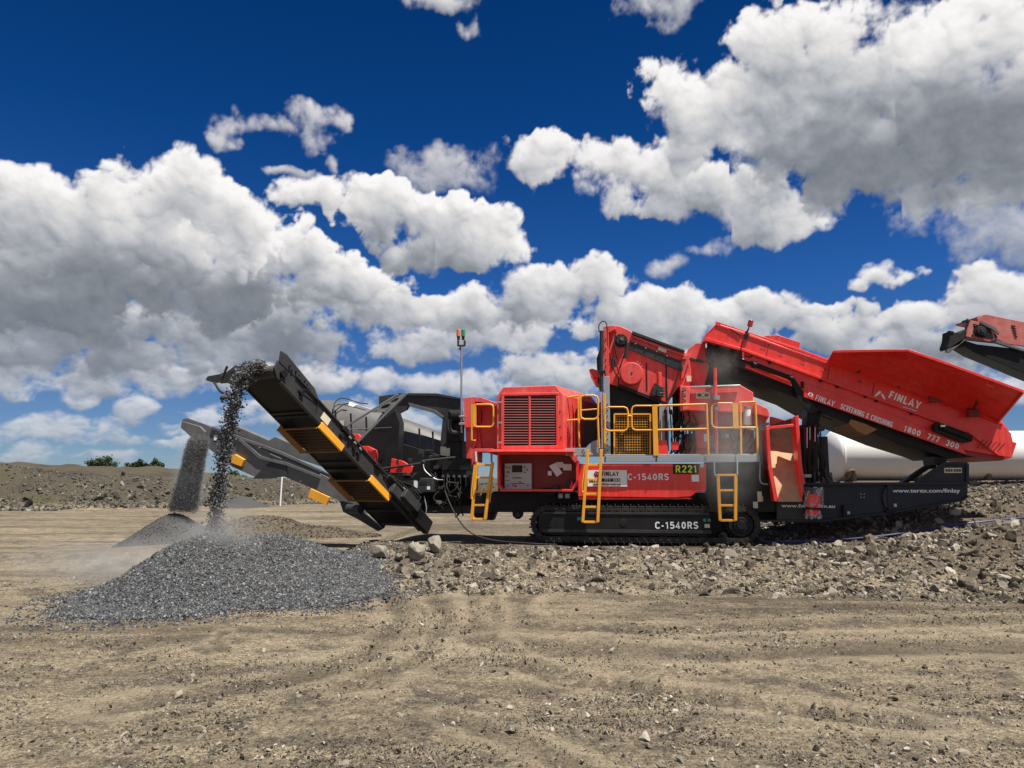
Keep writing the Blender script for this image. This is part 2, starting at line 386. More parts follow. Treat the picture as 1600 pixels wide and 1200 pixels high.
def sky_behind():
    """the rest of the cloudy sky, coarser, behind the viewer"""
    A, E = np.meshgrid(np.arange(76, 284.1, 1.0), np.arange(-2, 50.1, 1.0))
    n = fbm(A*.07, E*.12, 5, 301, .55); al = sstep(-.12, .16, n+.10-.004*E)*(1-sstep(40, 50, E))*sstep(76, 84, A)*(1-sstep(276, 284, A))
    lum = np.clip(.72-.5*np.clip(n, 0, 1)+fbm(A*.3, E*.4, 3, 303)*.15, .3, .95)
    a = np.radians(A); e = np.radians(E); R = 9000
    V = np.stack([R*np.cos(e)*np.sin(a), R*np.cos(e)*np.cos(a), R*np.sin(e)], -1).reshape(-1, 3); h, w_ = A.shape; idx = np.arange(h*w_).reshape(h, w_)
    F = np.stack([idx[:-1, :-1], idx[:-1, 1:], idx[1:, 1:], idx[1:, :-1]], -1).reshape(-1, 4)
    o = npmesh('sky', V, F, front_sky.data.materials[0], True); ca = o.data.color_attributes.new('cloud', 'FLOAT_COLOR', 'POINT')
    ca.data.foreach_set('color', np.stack([lum, lum*1.0, lum*1.01, al], -1).reshape(-1, 4).astype(np.float32).ravel()); tag(o, kind='structure')
sky_behind()
# ------------------------------------------------------------------ terrain
def G(px, py, z=0.0):
    r = ray(px, py); t = (z-EYE)/r.z; return CAM+r*t
def lerp_curve(x, xs, ys): return np.interp(x, xs, ys)
def polydist(x, y, pts):
    best = np.full_like(x, 1e9); arc = np.zeros_like(x); acc = 0
    for (ax, ay), (bx, by) in zip(pts[:-1], pts[1:]):
        dx, dy = bx-ax, by-ay; L2 = dx*dx+dy*dy; L = math.sqrt(L2)
        t = np.clip(((x-ax)*dx+(y-ay)*dy)/L2, 0, 1); d = np.hypot(x-ax-t*dx, y-ay-t*dy)
        arc = np.where(d < best, acc+t*L, arc); best = np.minimum(best, d); acc += L
    return best, arc
def gp(l): return [tuple(G(a, b).xy) for a, b in l]
RUTS = [(gp([(610, 925), (640, 960), (600, 1010), (470, 1060), (200, 1100)]), .22, .022, 0),
        (gp([(672, 922), (690, 965), (650, 1020), (560, 1075)]), .20, .026, 1),
        (gp([(745, 918), (758, 950), (745, 990), (790, 1030), (900, 1060), (1080, 1085), (1400, 1130)]), .20, .028, 1),
        (gp([(820, 925), (790, 948), (830, 975), (1000, 985), (1300, 975), (1600, 968)]), .25, .02, 1),
        (gp([(760, 1000), (880, 1015), (1100, 1020), (1350, 1010), (1600, 1005)]), .3, .018, 0),
        (gp([(350, 985), (338, 1000), (350, 1015)]), .06, .02, 0),
        (gp([(700, 1120), (800, 1150), (900, 1200)]), .12, .02, 0)]
TOEX = [-30, -3.2, -2.2, -1.0, 2.4, 4.6, 7.2, 14, 30]; TOEY = [14.5, 13.2, 12.0, 11.5, 11.25, 10.9, 10.45, 10.1, 10]
def terrain(x, y, detail=True):
    z = np.zeros_like(x, dtype=float)
    n = fbm(x*.35, y*.35, 4, 2)*.05 if detail else 0
    z += n*(1+y*0)
    # low graded windrow on the left
    z += .16*np.exp(-((y-15.6-.05*x+fbm(x*.3, y*.1, 3, 8)*.7)/.75)**2)*sstep(-1.5, -3.5, x)
    # berm under the machine
    toe = np.interp(x, TOEX, TOEY)+fbm(x*.7, y*.2, 4, 12)*.35
    top = .42+.50*sstep(4.0, 9.0, x)+.25*sstep(9, 14, x)
    run = 2.05
    prof = sstep(-.12, 1.0, (y-toe)/run)**.9
    left = sstep(-3.9, -1.9, x+fbm(y*.5, x*.2, 3, 14)*.4)
    back = 1-sstep(21, 25, y)*sstep(9, 4, x)
    berm = prof*left*back*(top+sstep(3.5, 9, x)*np.clip(y-13, 0, 6)*.075)
    berm *= 1+fbm(x*.9, y*.9, 4, 19)*.22*sstep(13.2, 12.0, y)
    z += berm
    # sandy heap left of the berm, behind the gravel
    z += .30*np.exp(-((x+2.9)/.8)**2-((y-13.6)/.9)**2)
    z += .22*np.exp(-((x+6.6)/2.2)**2-((y-15.2)/.8)**2)
    # rubble banks in the distance
    bank_toe = np.interp(x, [-60, -33, -24, -17, -12, 0, 40], [34, 37, 41, 47, 54, 56, 60])+fbm(x*.12, y*.02, 3, 33)*2.0
    bh = np.interp(x, [-60, -30, -26, -22, -18, -14, -8, 0, 40], [2.9, 2.55, 1.85, 1.62, 1.6, 1.5, 1.5, 1.2, 1.0])
    q = np.clip((y-bank_toe)/4.5, 0, 1)
    z += bh*(q*q*(3-2*q))*(1-sstep(30, 45, y-bank_toe))*(1+fbm(x*.18, y*.18, 5, 44)*.30)
    z += sstep(900, 2500, y)*(3+7*np.clip(fbm(x*.0007, y*.0004, 4, 55)+.6, 0, 2))
    return z
def build_ground():
    ys = np.concatenate([np.linspace(-60, 1.2, 30), 1.25*np.exp(np.linspace(0, math.log(20/1.25), 520)), 20*np.exp(np.linspace(.004, math.log(80/20), 200)), 80*np.exp(np.linspace(.02, math.log(8500/80), 60))])
    u = np.linspace(-1, 1, 640); u = np.sign(u)*np.abs(u)**1.25
    w_ = np.maximum(13, 1.5*np.abs(ys)+2)
    X = u[None, :]*w_[:, None]; Y = np.repeat(ys[:, None], len(u), 1)
    Z = terrain(X, Y)
    near = sstep(30, 14, np.abs(Y))
    Z += near*(fbm(X*1.3, Y*2.6, 4, 3)*.009+fbm(X*9, Y*9, 3, 4)*.008+np.clip(fbm(X*14, Y*14, 2, 6)-.12, 0, 1)*.03*np.clip(fbm(X*1.7, Y*1.7, 3, 7)+.35, 0, 1))
    stain = np.zeros_like(X); pale = np.zeros_like(X)
    for pts, wd, dp, lug in RUTS:
        d, arc = polydist(X, Y, pts)
        d = d+fbm(X*4, Y*4, 4, 93)*.09; g_ = np.exp(-np.abs(d/wd)**4)
        Z += g_*(-dp*1.1)+np.exp(-((d-wd*1.25)/(wd*.35))**2)*dp*.35*np.clip(.5+2*fbm(X*5, Y*5, 3, 90), 0, 1.5)
        pale = np.maximum(pale, np.exp(-((d-wd*1.45)/(wd*.45))**2)*(.4+.6*np.clip(fbm(X*1.1, Y*1.1, 3, 89)+.5, 0, 1)))
        if lug: g_ = g_*(.72+.28*np.sign(np.sin(arc*2*math.pi/.16+np.abs(d)*14)))
        if lug: Z += g_*dp*.6*np.sign(np.sin(arc*2*math.pi/.16+np.abs(d)*14))
        stain = np.maximum(stain, g_*.75*(.6+.4*np.clip(fbm(X*1.5, Y*1.5, 3, 88)+.5, 0, 1)))
    V = np.stack([X, Y, Z], -1).reshape(-1, 3); h, c = X.shape; idx = np.arange(h*c).reshape(h, c)
    F = np.stack([idx[:-1, :-1], idx[:-1, 1:], idx[1:, 1:], idx[1:, :-1]], -1).reshape(-1, 4)
    m, g, p = newmat('quarry dirt'); p.inputs['Roughness'].default_value = .95; p.inputs['Specular IOR Level'].default_value = .15
    pos = g.new('ShaderNodeNewGeometry').outputs['Position']
    mp = g.new('ShaderNodeMapping'); mp.inputs['Scale'].default_value = (.22, 1.0, 1.0); mp.inputs['Rotation'].default_value = (0, 0, .12); g.link(pos, mp.inputs[0])
    n1 = g.noise(mp.outputs[0], .55, 7, .62, .4); n2 = g.noise(pos, 2.3, 8, .68); n3 = g.noise(pos, 26, 5, .7); n4 = g.noise(mp.outputs[0], 2.4, 8, .72)
    vo = g.new('ShaderNodeTexVoronoi'); vo.inputs['Scale'].default_value = 42; g.link(pos, vo.inputs['Vector']); sp = g.ramp(vo.outputs['Distance'], [(.0, 1), (.35, .0)]); vc = g.new('ShaderNodeSeparateColor'); g.link(vo.outputs['Color'], vc.inputs[0]); grit = g.math('MULTIPLY', sp, g.ramp(vc.outputs[0], [(.42, 0), (.46, 1)])); patch = g.ramp(g.noise(pos, 1.3, 6, .65), [(.42, .12), (.56, 1)]); n5 = g.noise(pos, 9.0, 8, .78); vo2 = g.new('ShaderNodeTexVoronoi'); vo2.inputs['Scale'].default_value = 95; g.link(pos, vo2.inputs['Vector']); vc2 = g.new('ShaderNodeSeparateColor'); g.link(vo2.outputs['Color'], vc2.inputs[0])
    c = g.ramp(n1, [(.34, (.084, .067, .047)), (.46, (.134, .108, .075)), (.55, (.188, .153, .104)), (.66, (.25, .205, .139))])
    c = g.mix(g.ramp(n4, [(.46, 0), (.60, .55)]), c, (.255, .21, .144))
    c = g.mix(g.ramp(n2, [(.50, 0), (.60, .7)]), c, (.066, .057, .045))
    c = g.mix(1.0, c, g.ramp(n3, [(.32, .5), (.5, 1.0), (.68, 1.5)]), 'MULTIPLY'); c = g.mix(1.0, c, g.ramp(n5, [(.30, .55), (.5, 1.0), (.68, 1.35)]), 'MULTIPLY'); c = g.mix(1.0, c, g.ramp(vc2.outputs[0], [(0, .62), (1, 1.38)]), 'MULTIPLY')
    c = g.mix(g.math('MULTIPLY', g.math('MULTIPLY', grit, patch), .9), c, g.ramp(vc.outputs[1], [(0, (.05, .045, .037)), (.6, (.16, .145, .115)), (1, (.32, .29, .24))]))
    at_ = g.new('ShaderNodeAttribute', attribute_name='stain'); c = g.mix(g.math('MULTIPLY', at_.outputs['Fac'], .85), c, (.082, .066, .047)); at2 = g.new('ShaderNodeAttribute', attribute_name='pale'); c = g.mix(g.math('MULTIPLY', at2.outputs['Fac'], .7), c, (.28, .23, .158))
    # rubble fill and banks are greyer; far ground is grassy
    sx = g.new('ShaderNodeSeparateXYZ'); g.link(pos, sx.inputs[0])
    hgt = g.math('MULTIPLY', g.ramp(sx.outputs[2], [(.18, 0), (.5, 1)]), 1.0)
    c = g.mix(g.math('MULTIPLY', hgt, .75), c, g.ramp(g.noise(pos, 3.1, 6, .7), [(.3, (.055, .042, .030)), (.6, (.10, .078, .055)), (.8, (.15, .122, .09))]))
    far = g.math('MULTIPLY', g.math('SUBTRACT', sx.outputs[1], 28.0), .12, clamp=True)
    gr = g.ramp(g.noise(pos, .35, 5, .6), [(.36, (.050, .043, .033)), (.52, (.075, .063, .045)), (.66, (.068, .066, .034))])
    c = g.mix(g.math('MULTIPLY', far, hgt), c, gr)
    vf = g.math('MULTIPLY', g.math('SUBTRACT', sx.outputs[1], 80.0), .01, clamp=True); c = g.mix(vf, c, (.06, .075, .07))
    g.link(c, p.inputs['Base Color'])
    b1 = g.new('ShaderNodeBump'); b1.inputs['Strength'].default_value = .6; b1.inputs['Distance'].default_value = .02; g.link(n2, b1.inputs['Height'])
    b2 = g.new('ShaderNodeBump'); b2.inputs['Strength'].default_value = 1.0; b2.inputs['Distance'].default_value = .012; g.link(g.math('ADD', g.math('MULTIPLY', grit, 1.6), g.math('ADD', n3, g.math('MULTIPLY', n5, 2.0))), b2.inputs['Height']); g.link(b1.outputs[0], b2.inputs['Normal'])
    g.link(b2.outputs[0], p.inputs['Normal'])
    o = npmesh('ground', V, F, m, True); a = o.data.attributes.new('stain', 'FLOAT', 'POINT'); a.data.foreach_set('value', stain.ravel().astype(np.float32)); a = o.data.attributes.new('pale', 'FLOAT', 'POINT'); a.data.foreach_set('value', pale.ravel().astype(np.float32))
    tag(o, 'bare tan quarry dirt with tyre ruts, rubble berm and distant rubble banks', kind='structure')
build_ground()
# ------------------------------------------------------------------ stones (real little rocks)
def protos(n, kind, seed):
    rng = np.random.default_rng(seed); out = []
    for i in range(n):
        bm = bmesh.new()
        if kind == 'big': bmesh.ops.create_icosphere(bm, subdivisions=2, radius=1)
        elif kind == 'mid': bmesh.ops.create_icosphere(bm, subdivisions=1, radius=1)
        else: bmesh.ops.create_cube(bm, size=1.5)
        if kind == 'chip': bmesh.ops.triangulate(bm, faces=bm.faces)
        V = np.array([v.co[:] for v in bm.verts]); 
        if kind != 'chip':                       # chop with random planes: flat broken faces
            for k in range(11):
                d = rng.normal(size=3); d /= np.linalg.norm(d); lim = rng.uniform(.28, .62)
                s = V@d; V -= np.outer(np.clip(s-lim, 0, None), d)
            V += rng.normal(size=V.shape)*.02
        else: V += rng.normal(size=V.shape)*.24
        V *= rng.uniform(.65, 1.2, 3)*(np.array([1.1, .85, .5]) if kind != 'chip' else np.array([1, 1, .75])); V /= np.abs(V).max()
        F = np.array([[v.index for v in f.verts] for f in bm.faces]); bm.free(); out.append((V, F))
    return out
PC = protos(24, 'chip', 1); PM = protos(20, 'mid', 2); PB = protos(14, 'big', 3)
def randrot(rng, n, flat=0.0):
    q = rng.normal(size=(n, 4)); 
    if flat: q[:, 1:3] *= (1-flat)
    q /= np.linalg.norm(q, axis=1)[:, None]
    a, b, c, d = q.T
    return np.stack([np.stack([1-2*(c*c+d*d), 2*(b*c-a*d), 2*(b*d+a*c)], -1), np.stack([2*(b*c+a*d), 1-2*(b*b+d*d), 2*(c*d-a*b)], -1), np.stack([2*(b*d-a*c), 2*(c*d+a*b), 1-2*(b*b+c*c)], -1)], 1)
def scatter(name, P, S, m, pr, seed, parent=None, flat=0.0, asp=None):
    rng = np.random.default_rng(seed); P = np.asarray(P, float); S = np.asarray(S, float); n = len(P)
    if n == 0: return None
    R = randrot(rng, n, flat); k = rng.integers(0, len(pr), n); VV = []; FF = []; base = 0
    for i, (V, F) in enumerate(pr):
        s = np.where(k == i)[0]
        if not len(s): continue
        sc = S[s][:, None, None]*(V[None] if asp is None else V[None]*asp)
        q = np.einsum('nij,nvj->nvi', R[s], sc)+P[s][:, None, :]
        VV.append(q.reshape(-1, 3)); FF.append((F[None]+(np.arange(len(s))*len(V))[:, None, None]+base).reshape(-1, F.shape[1])); base += len(s)*len(V)
    return npmesh(name, np.concatenate(VV), np.concatenate(FF), m, False, parent)
def stone(name, stops, rough=.85, bump=.5, scale=14):
    m, g, p = newmat(name); geo = g.new('ShaderNodeNewGeometry'); pos = geo.outputs['Position']
    c = g.ramp(geo.outputs['Random Per Island'], stops)
    n = g.noise(pos, scale, 5, .65); c = g.mix(1.0, c, g.ramp(n, [(.25, .65), (.75, 1.3)]), 'MULTIPLY')
    g.link(c, p.inputs['Base Color']); p.inputs['Roughness'].default_value = rough; p.inputs['Specular IOR Level'].default_value = .3
    b = g.new('ShaderNodeBump'); b.inputs['Strength'].default_value = bump; b.inputs['Distance'].default_value = .01; g.link(n, b.inputs['Height']); g.link(b.outputs[0], p.inputs['Normal'])
    return m
M_RUB = stone('tan broken rock', [(0, (.050, .040, .030)), (.35, (.10, .082, .06)), (.65, (.165, .14, .105)), (.88, (.25, .218, .17)), (1, (.36, .32, .26))])
M_BNK = stone('far grey rubble', [(0, (.045, .041, .034)), (.5, (.08, .073, .06)), (.85, (.13, .12, .1)), (1, (.24, .225, .2))], .9, .3, 3)
M_GRV = stone('blue grey crushed stone', [(0, (.032, .033, .034)), (.4, (.064, .065, .067)), (.8, (.115, .117, .12)), (1, (.24, .24, .24))], .7, .2, 40)
M_FINE = stone('dark crusher dust', [(0, (.038, .038, .037)), (1, (.065, .065, .063))], .9, .4, 30)
def hz(x, y): return terrain(np.asarray(x, float), np.asarray(y, float))
rng = np.random.default_rng(5)
# berm rubble
def berm_rubble():
    n = 150000; x = rng.uniform(-3.2, 15, n); t = rng.uniform(-.25, 1.25, n)
    toe = np.interp(x, TOEX, TOEY); y = toe+t*2.1
    dens = sstep(-.25, .08, t)*(1-.35*sstep(.85, 1.2, t))*sstep(-3.0, -1.2, x); dens *= np.clip(.75+fbm(x*.8, y*.8, 3, 71)*1.3, .12, 1)
    keep = rng.random(n) < dens*.46; x, y, t = x[keep], y[keep], t[keep]
    s = np.clip(np.exp(rng.normal(-4.02, .72, len(x))), .007, .14)*(1+.25*sstep(4, 8, x)); z = hz(x, y)
    big = s > .05; P = np.stack([x, y, z-s*.05], -1)
    scatter('berm_rubble_stones', P[~big], s[~big], M_RUB, PM, 7, flat=.2); o1 = bpy.data.objects['berm_rubble_stones']; tag(o1, 'small broken tan stones covering the berm in front of the machine', 'rubble', kind='stuff')
    o2 = scatter('berm_rubble_rocks', P[big], s[big], M_RUB, PB, 8, flat=.2); tag(o2, 'fist to head sized tan rocks strewn through the berm rubble', 'rubble', kind='stuff')
    # stony ground behind the machine and at right
    n = 22000; x = rng.uniform(3.5, 20, n); y = rng.uniform(13, 20, n); s = np.clip(np.exp(rng.normal(-3.6, .6, n)), .012, .13); k = rng.random(n) < np.clip(.6+fbm(x*.5, y*.5, 3, 9), .1, 1)
    o = scatter('rubble_behind_machine', np.stack([x, y, hz(x, y)+s*.2], -1)[k], s[k], M_RUB, PM, 9, flat=.2); tag(o, 'grey tan rubble spread beneath and behind the feed hopper', 'rubble', kind='stuff')
berm_rubble()
def bank_rubble():
    n = 30000; x = rng.uniform(-48, 6, n); toe = np.interp(x, [-60, -33, -24, -17, -12, 0, 40], [34, 37, 41, 47, 54, 56, 60]); t = rng.uniform(-.1, 1.6, n)**1.3*4.5; y = toe+t
    s = np.clip(np.exp(rng.normal(-2.8, .6, n)), .03, .45)*(1-.35*sstep(1, 5, t)); k = rng.random(n) < np.clip(1-.5*sstep(1, 6, t)+fbm(x*.15, y*.3, 3, 6)*.9, .1, 1)
    o = scatter('bank_rubble', np.stack([x, y, hz(x, y)+s*.1], -1)[k], s[k], M_BNK, PM, 19); tag(o, 'grey stones covering the face of the distant rubble bank', 'rubble', kind='stuff')
bank_rubble()
def pebbles():
    n = 230000; yy = 2.2*np.exp(rng.uniform(0, math.log(14/2.2), n)); x = rng.uniform(-.85, .85, n)*yy
    f = fbm(x*.6, yy*.9, 4, 101)+.45*fbm(x*2.5, yy*2.5, 3, 103); k = rng.random(n) < np.clip(f*2.4+.30, .06, 1)
    x, y = x[k], yy[k]; s = np.clip(np.exp(rng.normal(-5.25, .62, len(x))), .002, .032)
    o = scatter('loose_pebbles', np.stack([x, y, hz(x, y)+.004+s*.2], -1), s, M_RUB, PM, 21, flat=.3); tag(o, 'small loose pebbles scattered over the foreground dirt', 'pebbles', kind='stuff')
    # band of bigger loose stones in the right foreground
    P = []; S = []
    for c in [(1015, 1090, 60, 12), (1160, 1120, 120, 16), (1250, 1135, 110, 14), (1400, 1150, 170, 22), (1540, 1115, 70, 16), (940, 1155, 90, 22), (1460, 1185, 120, 20), (1250, 1000, 60, 12), (420, 1180, 60, 14), (700, 1120, 120, 22), (540, 1040, 50, 12), (620, 980, 40, 10), (1100, 1190, 200, 12), (1480, 955, 60, 8), (860, 1110, 100, 30)]:
        for i in range(34):
            q = G(rng.normal(c[0], c[2]*.6), min(1230, rng.normal(c[1], c[3]*.7))); P.append((q.x, q.y)); S.append(min(.05, math.exp(rng.normal(-4.25, .5))))
    P = np.array(P); S = np.array(S)
    o = scatter('loose_stones', np.stack([P[:, 0], P[:, 1], hz(P[:, 0], P[:, 1])+S*.3], -1), S, stone('pale loose stone', [(0, (.12, .105, .08)), (.5, (.22, .195, .15)), (1, (.4, .37, .3))]), PB, 23, flat=.3); tag(o, 'walnut sized pale stones lying loose on the foreground dirt', 'stones', kind='stuff')
pebbles()
# ------------------------------------------------------------------ piles
def cone(x, y, cx, cy, r, h, sx=1.0, pw=1.0):
    d = np.hypot((x-cx)/sx, y-cy)/r; q = np.clip(1-d, 0, 1)
    return h*np.where(q > 0, q**pw*(1-.10*np.exp(-(d/.12)**2)), 0)
A1 = G(338, 962); 
def gravel_h(x, y):
    n = fbm(x*.9, y*.9, 4, 201)*.16; x2 = x+n; y2 = y+n*.6
    a = cone(x2, y2, -4.40, 11.05, 1.80, .98, 1.0, 1.12); b = cone(x2, y2, -3.78, 11.85, 1.85, .92, 1.0, 1.0); c = cone(x2, y2, -4.55, 10.45, 1.45, .22, 1.0, 1.0); e = cone(x2, y2, -3.35, 11.1, 1.45, .42, 1.0, .9)
    m = np.maximum(np.maximum(a, b), np.maximum(c, e)); s = np.log(np.exp(a*14)+np.exp(b*14)+np.exp(c*14)+np.exp(e*14))/14-math.log(4)/14
    h = np.where(m > 0, np.maximum(m, s), 0)
    return h+fbm(x*1.8, y*1.8, 3, 203)*.035*sstep(0, .1, h)
def pile(name, hf, x0, x1, y0, y1, step, m, label, cat, bare=0.0):
    xs = np.arange(x0, x1, step); ys = np.arange(y0, y1, step); X, Y = np.meshgrid(xs, ys); H = hf(X, Y); Z = hz(X, Y)+H-.03+sstep(0, .04, H)*.035
    cx, cy = (x0+x1)/2, (y0+y1)/2; root = empty(name, (cx, cy, 0)); tag(root, label, cat)
    V = np.stack([X-cx, Y-cy, Z], -1).reshape(-1, 3); h, c = X.shape; idx = np.arange(h*c).reshape(h, c)
    F = np.stack([idx[:-1, :-1], idx[:-1, 1:], idx[1:, 1:], idx[1:, :-1]], -1).reshape(-1, 4); hm = H.ravel()
    F = F[(hm[F].max(1) > .004)]
    used = np.unique(F); mp = -np.ones(len(V), int); mp[used] = np.arange(len(used))
    npmesh('mound', V[used], mp[F], m, True, root); return root, cx, cy
grav, gcx, gcy = pile('gravel_pile', gravel_h, -8, -1, 8, 14.5, .05, M_GRV, 'large spreading pile of blue grey crushed stone under the near conveyor', 'gravel pile')
def pile_stones(n, nm, hf, bx, by, cx, cy, ms, sd, sp, m, parent, seed, apron=0.0, pr=None):
    x = rng.uniform(*bx, n); y = rng.uniform(*by, n); H = hf(x, y); k = H > .006
    if apron:
        near = hf(x*.92+cx*.08, y*.90+cy*.10) > .006; near2 = hf(x*.8+cx*.2, y*.78+cy*.22) > .006
        k = k | (near & (rng.random(n) < apron)) | (near2 & (rng.random(n) < apron*.35))
    x, y, H = x[k], y[k], H[k]; s = np.clip(np.exp(rng.normal(ms, sd, len(x))), .004, .06)
    z = hz(x, y)+H+s*.25+.004
    o = scatter(nm, np.stack([x-sp[0], y-sp[1], z], -1), s, m, pr or PC, seed, parent); o['kind'] = 'stuff'; return o
pile_stones(270000, 'gravel_stones', gravel_h, (-8, -1), (8, 14.3), -4.2, 11.3, -4.38, .30, (gcx, gcy), M_GRV, grav, 31, .10)
F1 = W(275, 797, 18.4)
def fines_h(x, y):
    n = fbm(x*.8, y*.8, 3, 301)*.06; return cone(x+n, y+n, F1.x, F1.y, 1.45, .93, 1.0, 1.08)
fp, fx, fy = pile('fines_pile', fines_h, F1.x-2, F1.x+2, F1.y-2, F1.y+2, .05, M_FINE, 'dark smooth cone of fine crusher dust under the far conveyor', 'gravel pile')
pile_stones(9000, 'fine_grit', fines_h, (F1.x-2, F1.x+2), (F1.y-2, F1.y+2), F1.x, F1.y, -4.6, .35, (fx, fy), M_FINE, fp, 33, .3)
S1 = W(405, 803, 23.0); M_SOIL = stone('loose brown soil', [(0, (.075, .06, .043)), (1, (.10, .082, .058))], .95, .8, 9)
def soil_h(x, y):
    n = fbm(x*.9, y*.9, 4, 401)*.4; return np.maximum(cone(x+n, y+n*.5, S1.x, S1.y, 1.9, .62, 1.35, 1.1), cone(x+n, y, S1.x+2.0, S1.y-.6, 1.0, .28, 1.8, 1.0))+np.maximum(0, fbm(x*3, y*3, 3, 403))*.06*(cone(x, y, S1.x, S1.y, 2.0, 1, 1.6) > .2)
sp_, sx_, sy_ = pile('soil_pile', soil_h, S1.x-3.6, S1.x+4.2, S1.y-2.6, S1.y+2.6, .07, M_SOIL, 'low mound of loose brown soil behind the gravel pile', 'soil pile')
pile_stones(7000, 'soil_clods', soil_h, (S1.x-3.5, S1.x+4), (S1.y-2.4, S1.y+2.4), S1.x, S1.y, -4.0, .5, (sx_, sy_), M_SOIL, sp_, 35)
S2 = W(378, 772, 46)
def pile2_h(x, y): return cone(x, y, S2.x, S2.y, 1.6, .75, 1.1, 1.1)
p2, _x, _y = pile('distant_fines_pile', pile2_h, S2.x-4, S2.x+4, S2.y-3, S2.y+3, .15, M_FINE, 'small smooth grey heap at the foot of the far bank', 'gravel pile')
# boulders at the berm's left end
def boulder(px, py, Y, r, label, seed, rot=0.3):
    p = W(px, py, Y); z = float(hz([p.x], [p.y])[0]); rg = np.random.default_rng(seed)
    bm = bmesh.new(); bmesh.ops.create_icosphere(bm, subdivisions=4, radius=1); V = np.array([v.co[:] for v in bm.verts])
    for k in range(16):
        d = rg.normal(size=3); d /= np.linalg.norm(d); lim = rg.uniform(.5, .85); s = V@d; V -= np.outer(np.clip(s-lim, 0, None), d)*.96
    V *= np.array(r); V += np.stack([fbm(V[:, 0]*6+k*5, V[:, 1]*6+V[:, 2]*6, 4, seed+k) for k in range(3)], -1)*.022
    F = np.array([[v.index for v in f.verts] for f in bm.faces]); bm.free()
    o = npmesh('boulder', V, F, M_BLD, False); o.location = (p.x, p.y, z+r[2]*.75); o.rotation_euler = (rot*.4, rot, rot*2)
    tag(o, label, 'boulder', 'boulders at the left end of the berm')
M_BLD = stone('pale boulder rock', [(0, (.17, .15, .12)), (1, (.22, .20, .16))], .85, .9, 7)
boulder(592, 868, 13.0, (.20, .16, .12), 'rounded tan boulder at the far left end of the berm, beside the gravel', 51, .1)
boulder(597, 886, 12.5, (.09, .09, .07), 'small pale block lying just below the leftmost rounded boulder', 52, .5)
boulder(652, 866, 13.0, (.20, .16, .19), 'largest boulder, angular and grey, left of centre on the berm edge', 53, .6)
boulder(678, 850, 13.3, (.16, .12, .20), 'upright slab-like boulder leaning behind the largest grey boulder', 54, -.5)
boulder(625, 872, 12.9, (.10, .09, .07), 'small brown stone wedged between the rounded and the largest boulder', 55, .9)
boulder(655, 890, 12.3, (.15, .10, .06), 'flat pale slab lying in the dirt below the largest boulder', 56, .15)
boulder(690, 905, 12.0, (.08, .07, .05), 'lone fist sized pale stone at the berm toe right of the flat slab', 57, .2)
boulder(605, 903, 12.1, (.08, .06, .04), 'small pale flat stone near the gravel pile edge below the boulders', 58, .3)
# ------------------------------------------------------------------ far trees, marker post
def treebuild(px, py, Y, wdt, hgt, label, seed):
    p = W(px, py, Y); root = empty('bushy_tree', (p.x, Y, 0)); tag(root, label, 'tree', 'dark trees beyond the rubble bank')
    rg = np.random.default_rng(seed); zc = p.z
    b = MB(); b.tube([(0, 0, 0), (.1, 0, zc*.45), (0, 0, zc*.8)], .35, 8, .15)
    for k in range(5):
        a = rg.uniform(0, 6.28); b.tube([(0, 0, zc*.5), (math.cos(a)*wdt*.2, math.sin(a)*wdt*.2, zc*.75), (math.cos(a)*wdt*.35, math.sin(a)*wdt*.35, zc)], .14, 6, .05)
    b.build('trunk', MTR, root)
    n = 5200; cl = rg.normal(size=(26, 3))*np.array([wdt*.22, wdt*.22, hgt*.17]); cl[:, 2] += zc
    k = rg.integers(0, 26, n); P = cl[k]+rg.normal(size=(n, 3))*np.array([wdt*.085, wdt*.085, hgt*.085])
    R = randrot(rg, n); s = rg.uniform(.12, .3, n); q = np.array([[-1, -.6, 0], [1, -.6, 0], [1, .6, .15], [-1, .6, .15]])
    V = np.einsum('nij,nvj->nvi', R, q[None]*s[:, None, None])+P[:, None, :]; npmesh('crown', V.reshape(-1, 3), np.arange(n*4).reshape(-1, 4), MLF, False, root)
MTR = paint('bark', (.09, .07, .05), .9, dust=.1)
MLF = stone('dark foliage', [(0, (.022, .034, .014)), (.6, (.04, .06, .022)), (1, (.07, .09, .035))], .7, .1, 1)
treebuild(157, 727, 250, 7.6, 7.0, 'largest dark bushy tree, leftmost on the distant bank', 61)
treebuild(212, 729, 260, 4.8, 4.6, 'middle one of the three small trees on the left distant bank', 62)
treebuild(241, 729.5, 262, 5.0, 4.2, 'small low tree, right of the other two on the left distant bank', 63)
treebuild(365, 747, 270, 5.6, 5.0, 'dark tree on the distant bank seen just right of the falling gravel', 64)
pp_ = W(438, 783, 48); root = empty('marker_post', (pp_.x, pp_.y, float(hz([pp_.x], [pp_.y])[0])-.05)); tag(root, 'thin white marker post standing before the far bank', 'post')
b = MB(); b.tube([(0, 0, 0), (.05, 0, 2.0)], .05, 8).build('shaft', WHT, root); b = MB(); b.tube([(.05, 0, 1.98), (.052, 0, 2.04)], .065, 8).build('cap', WHT, root)
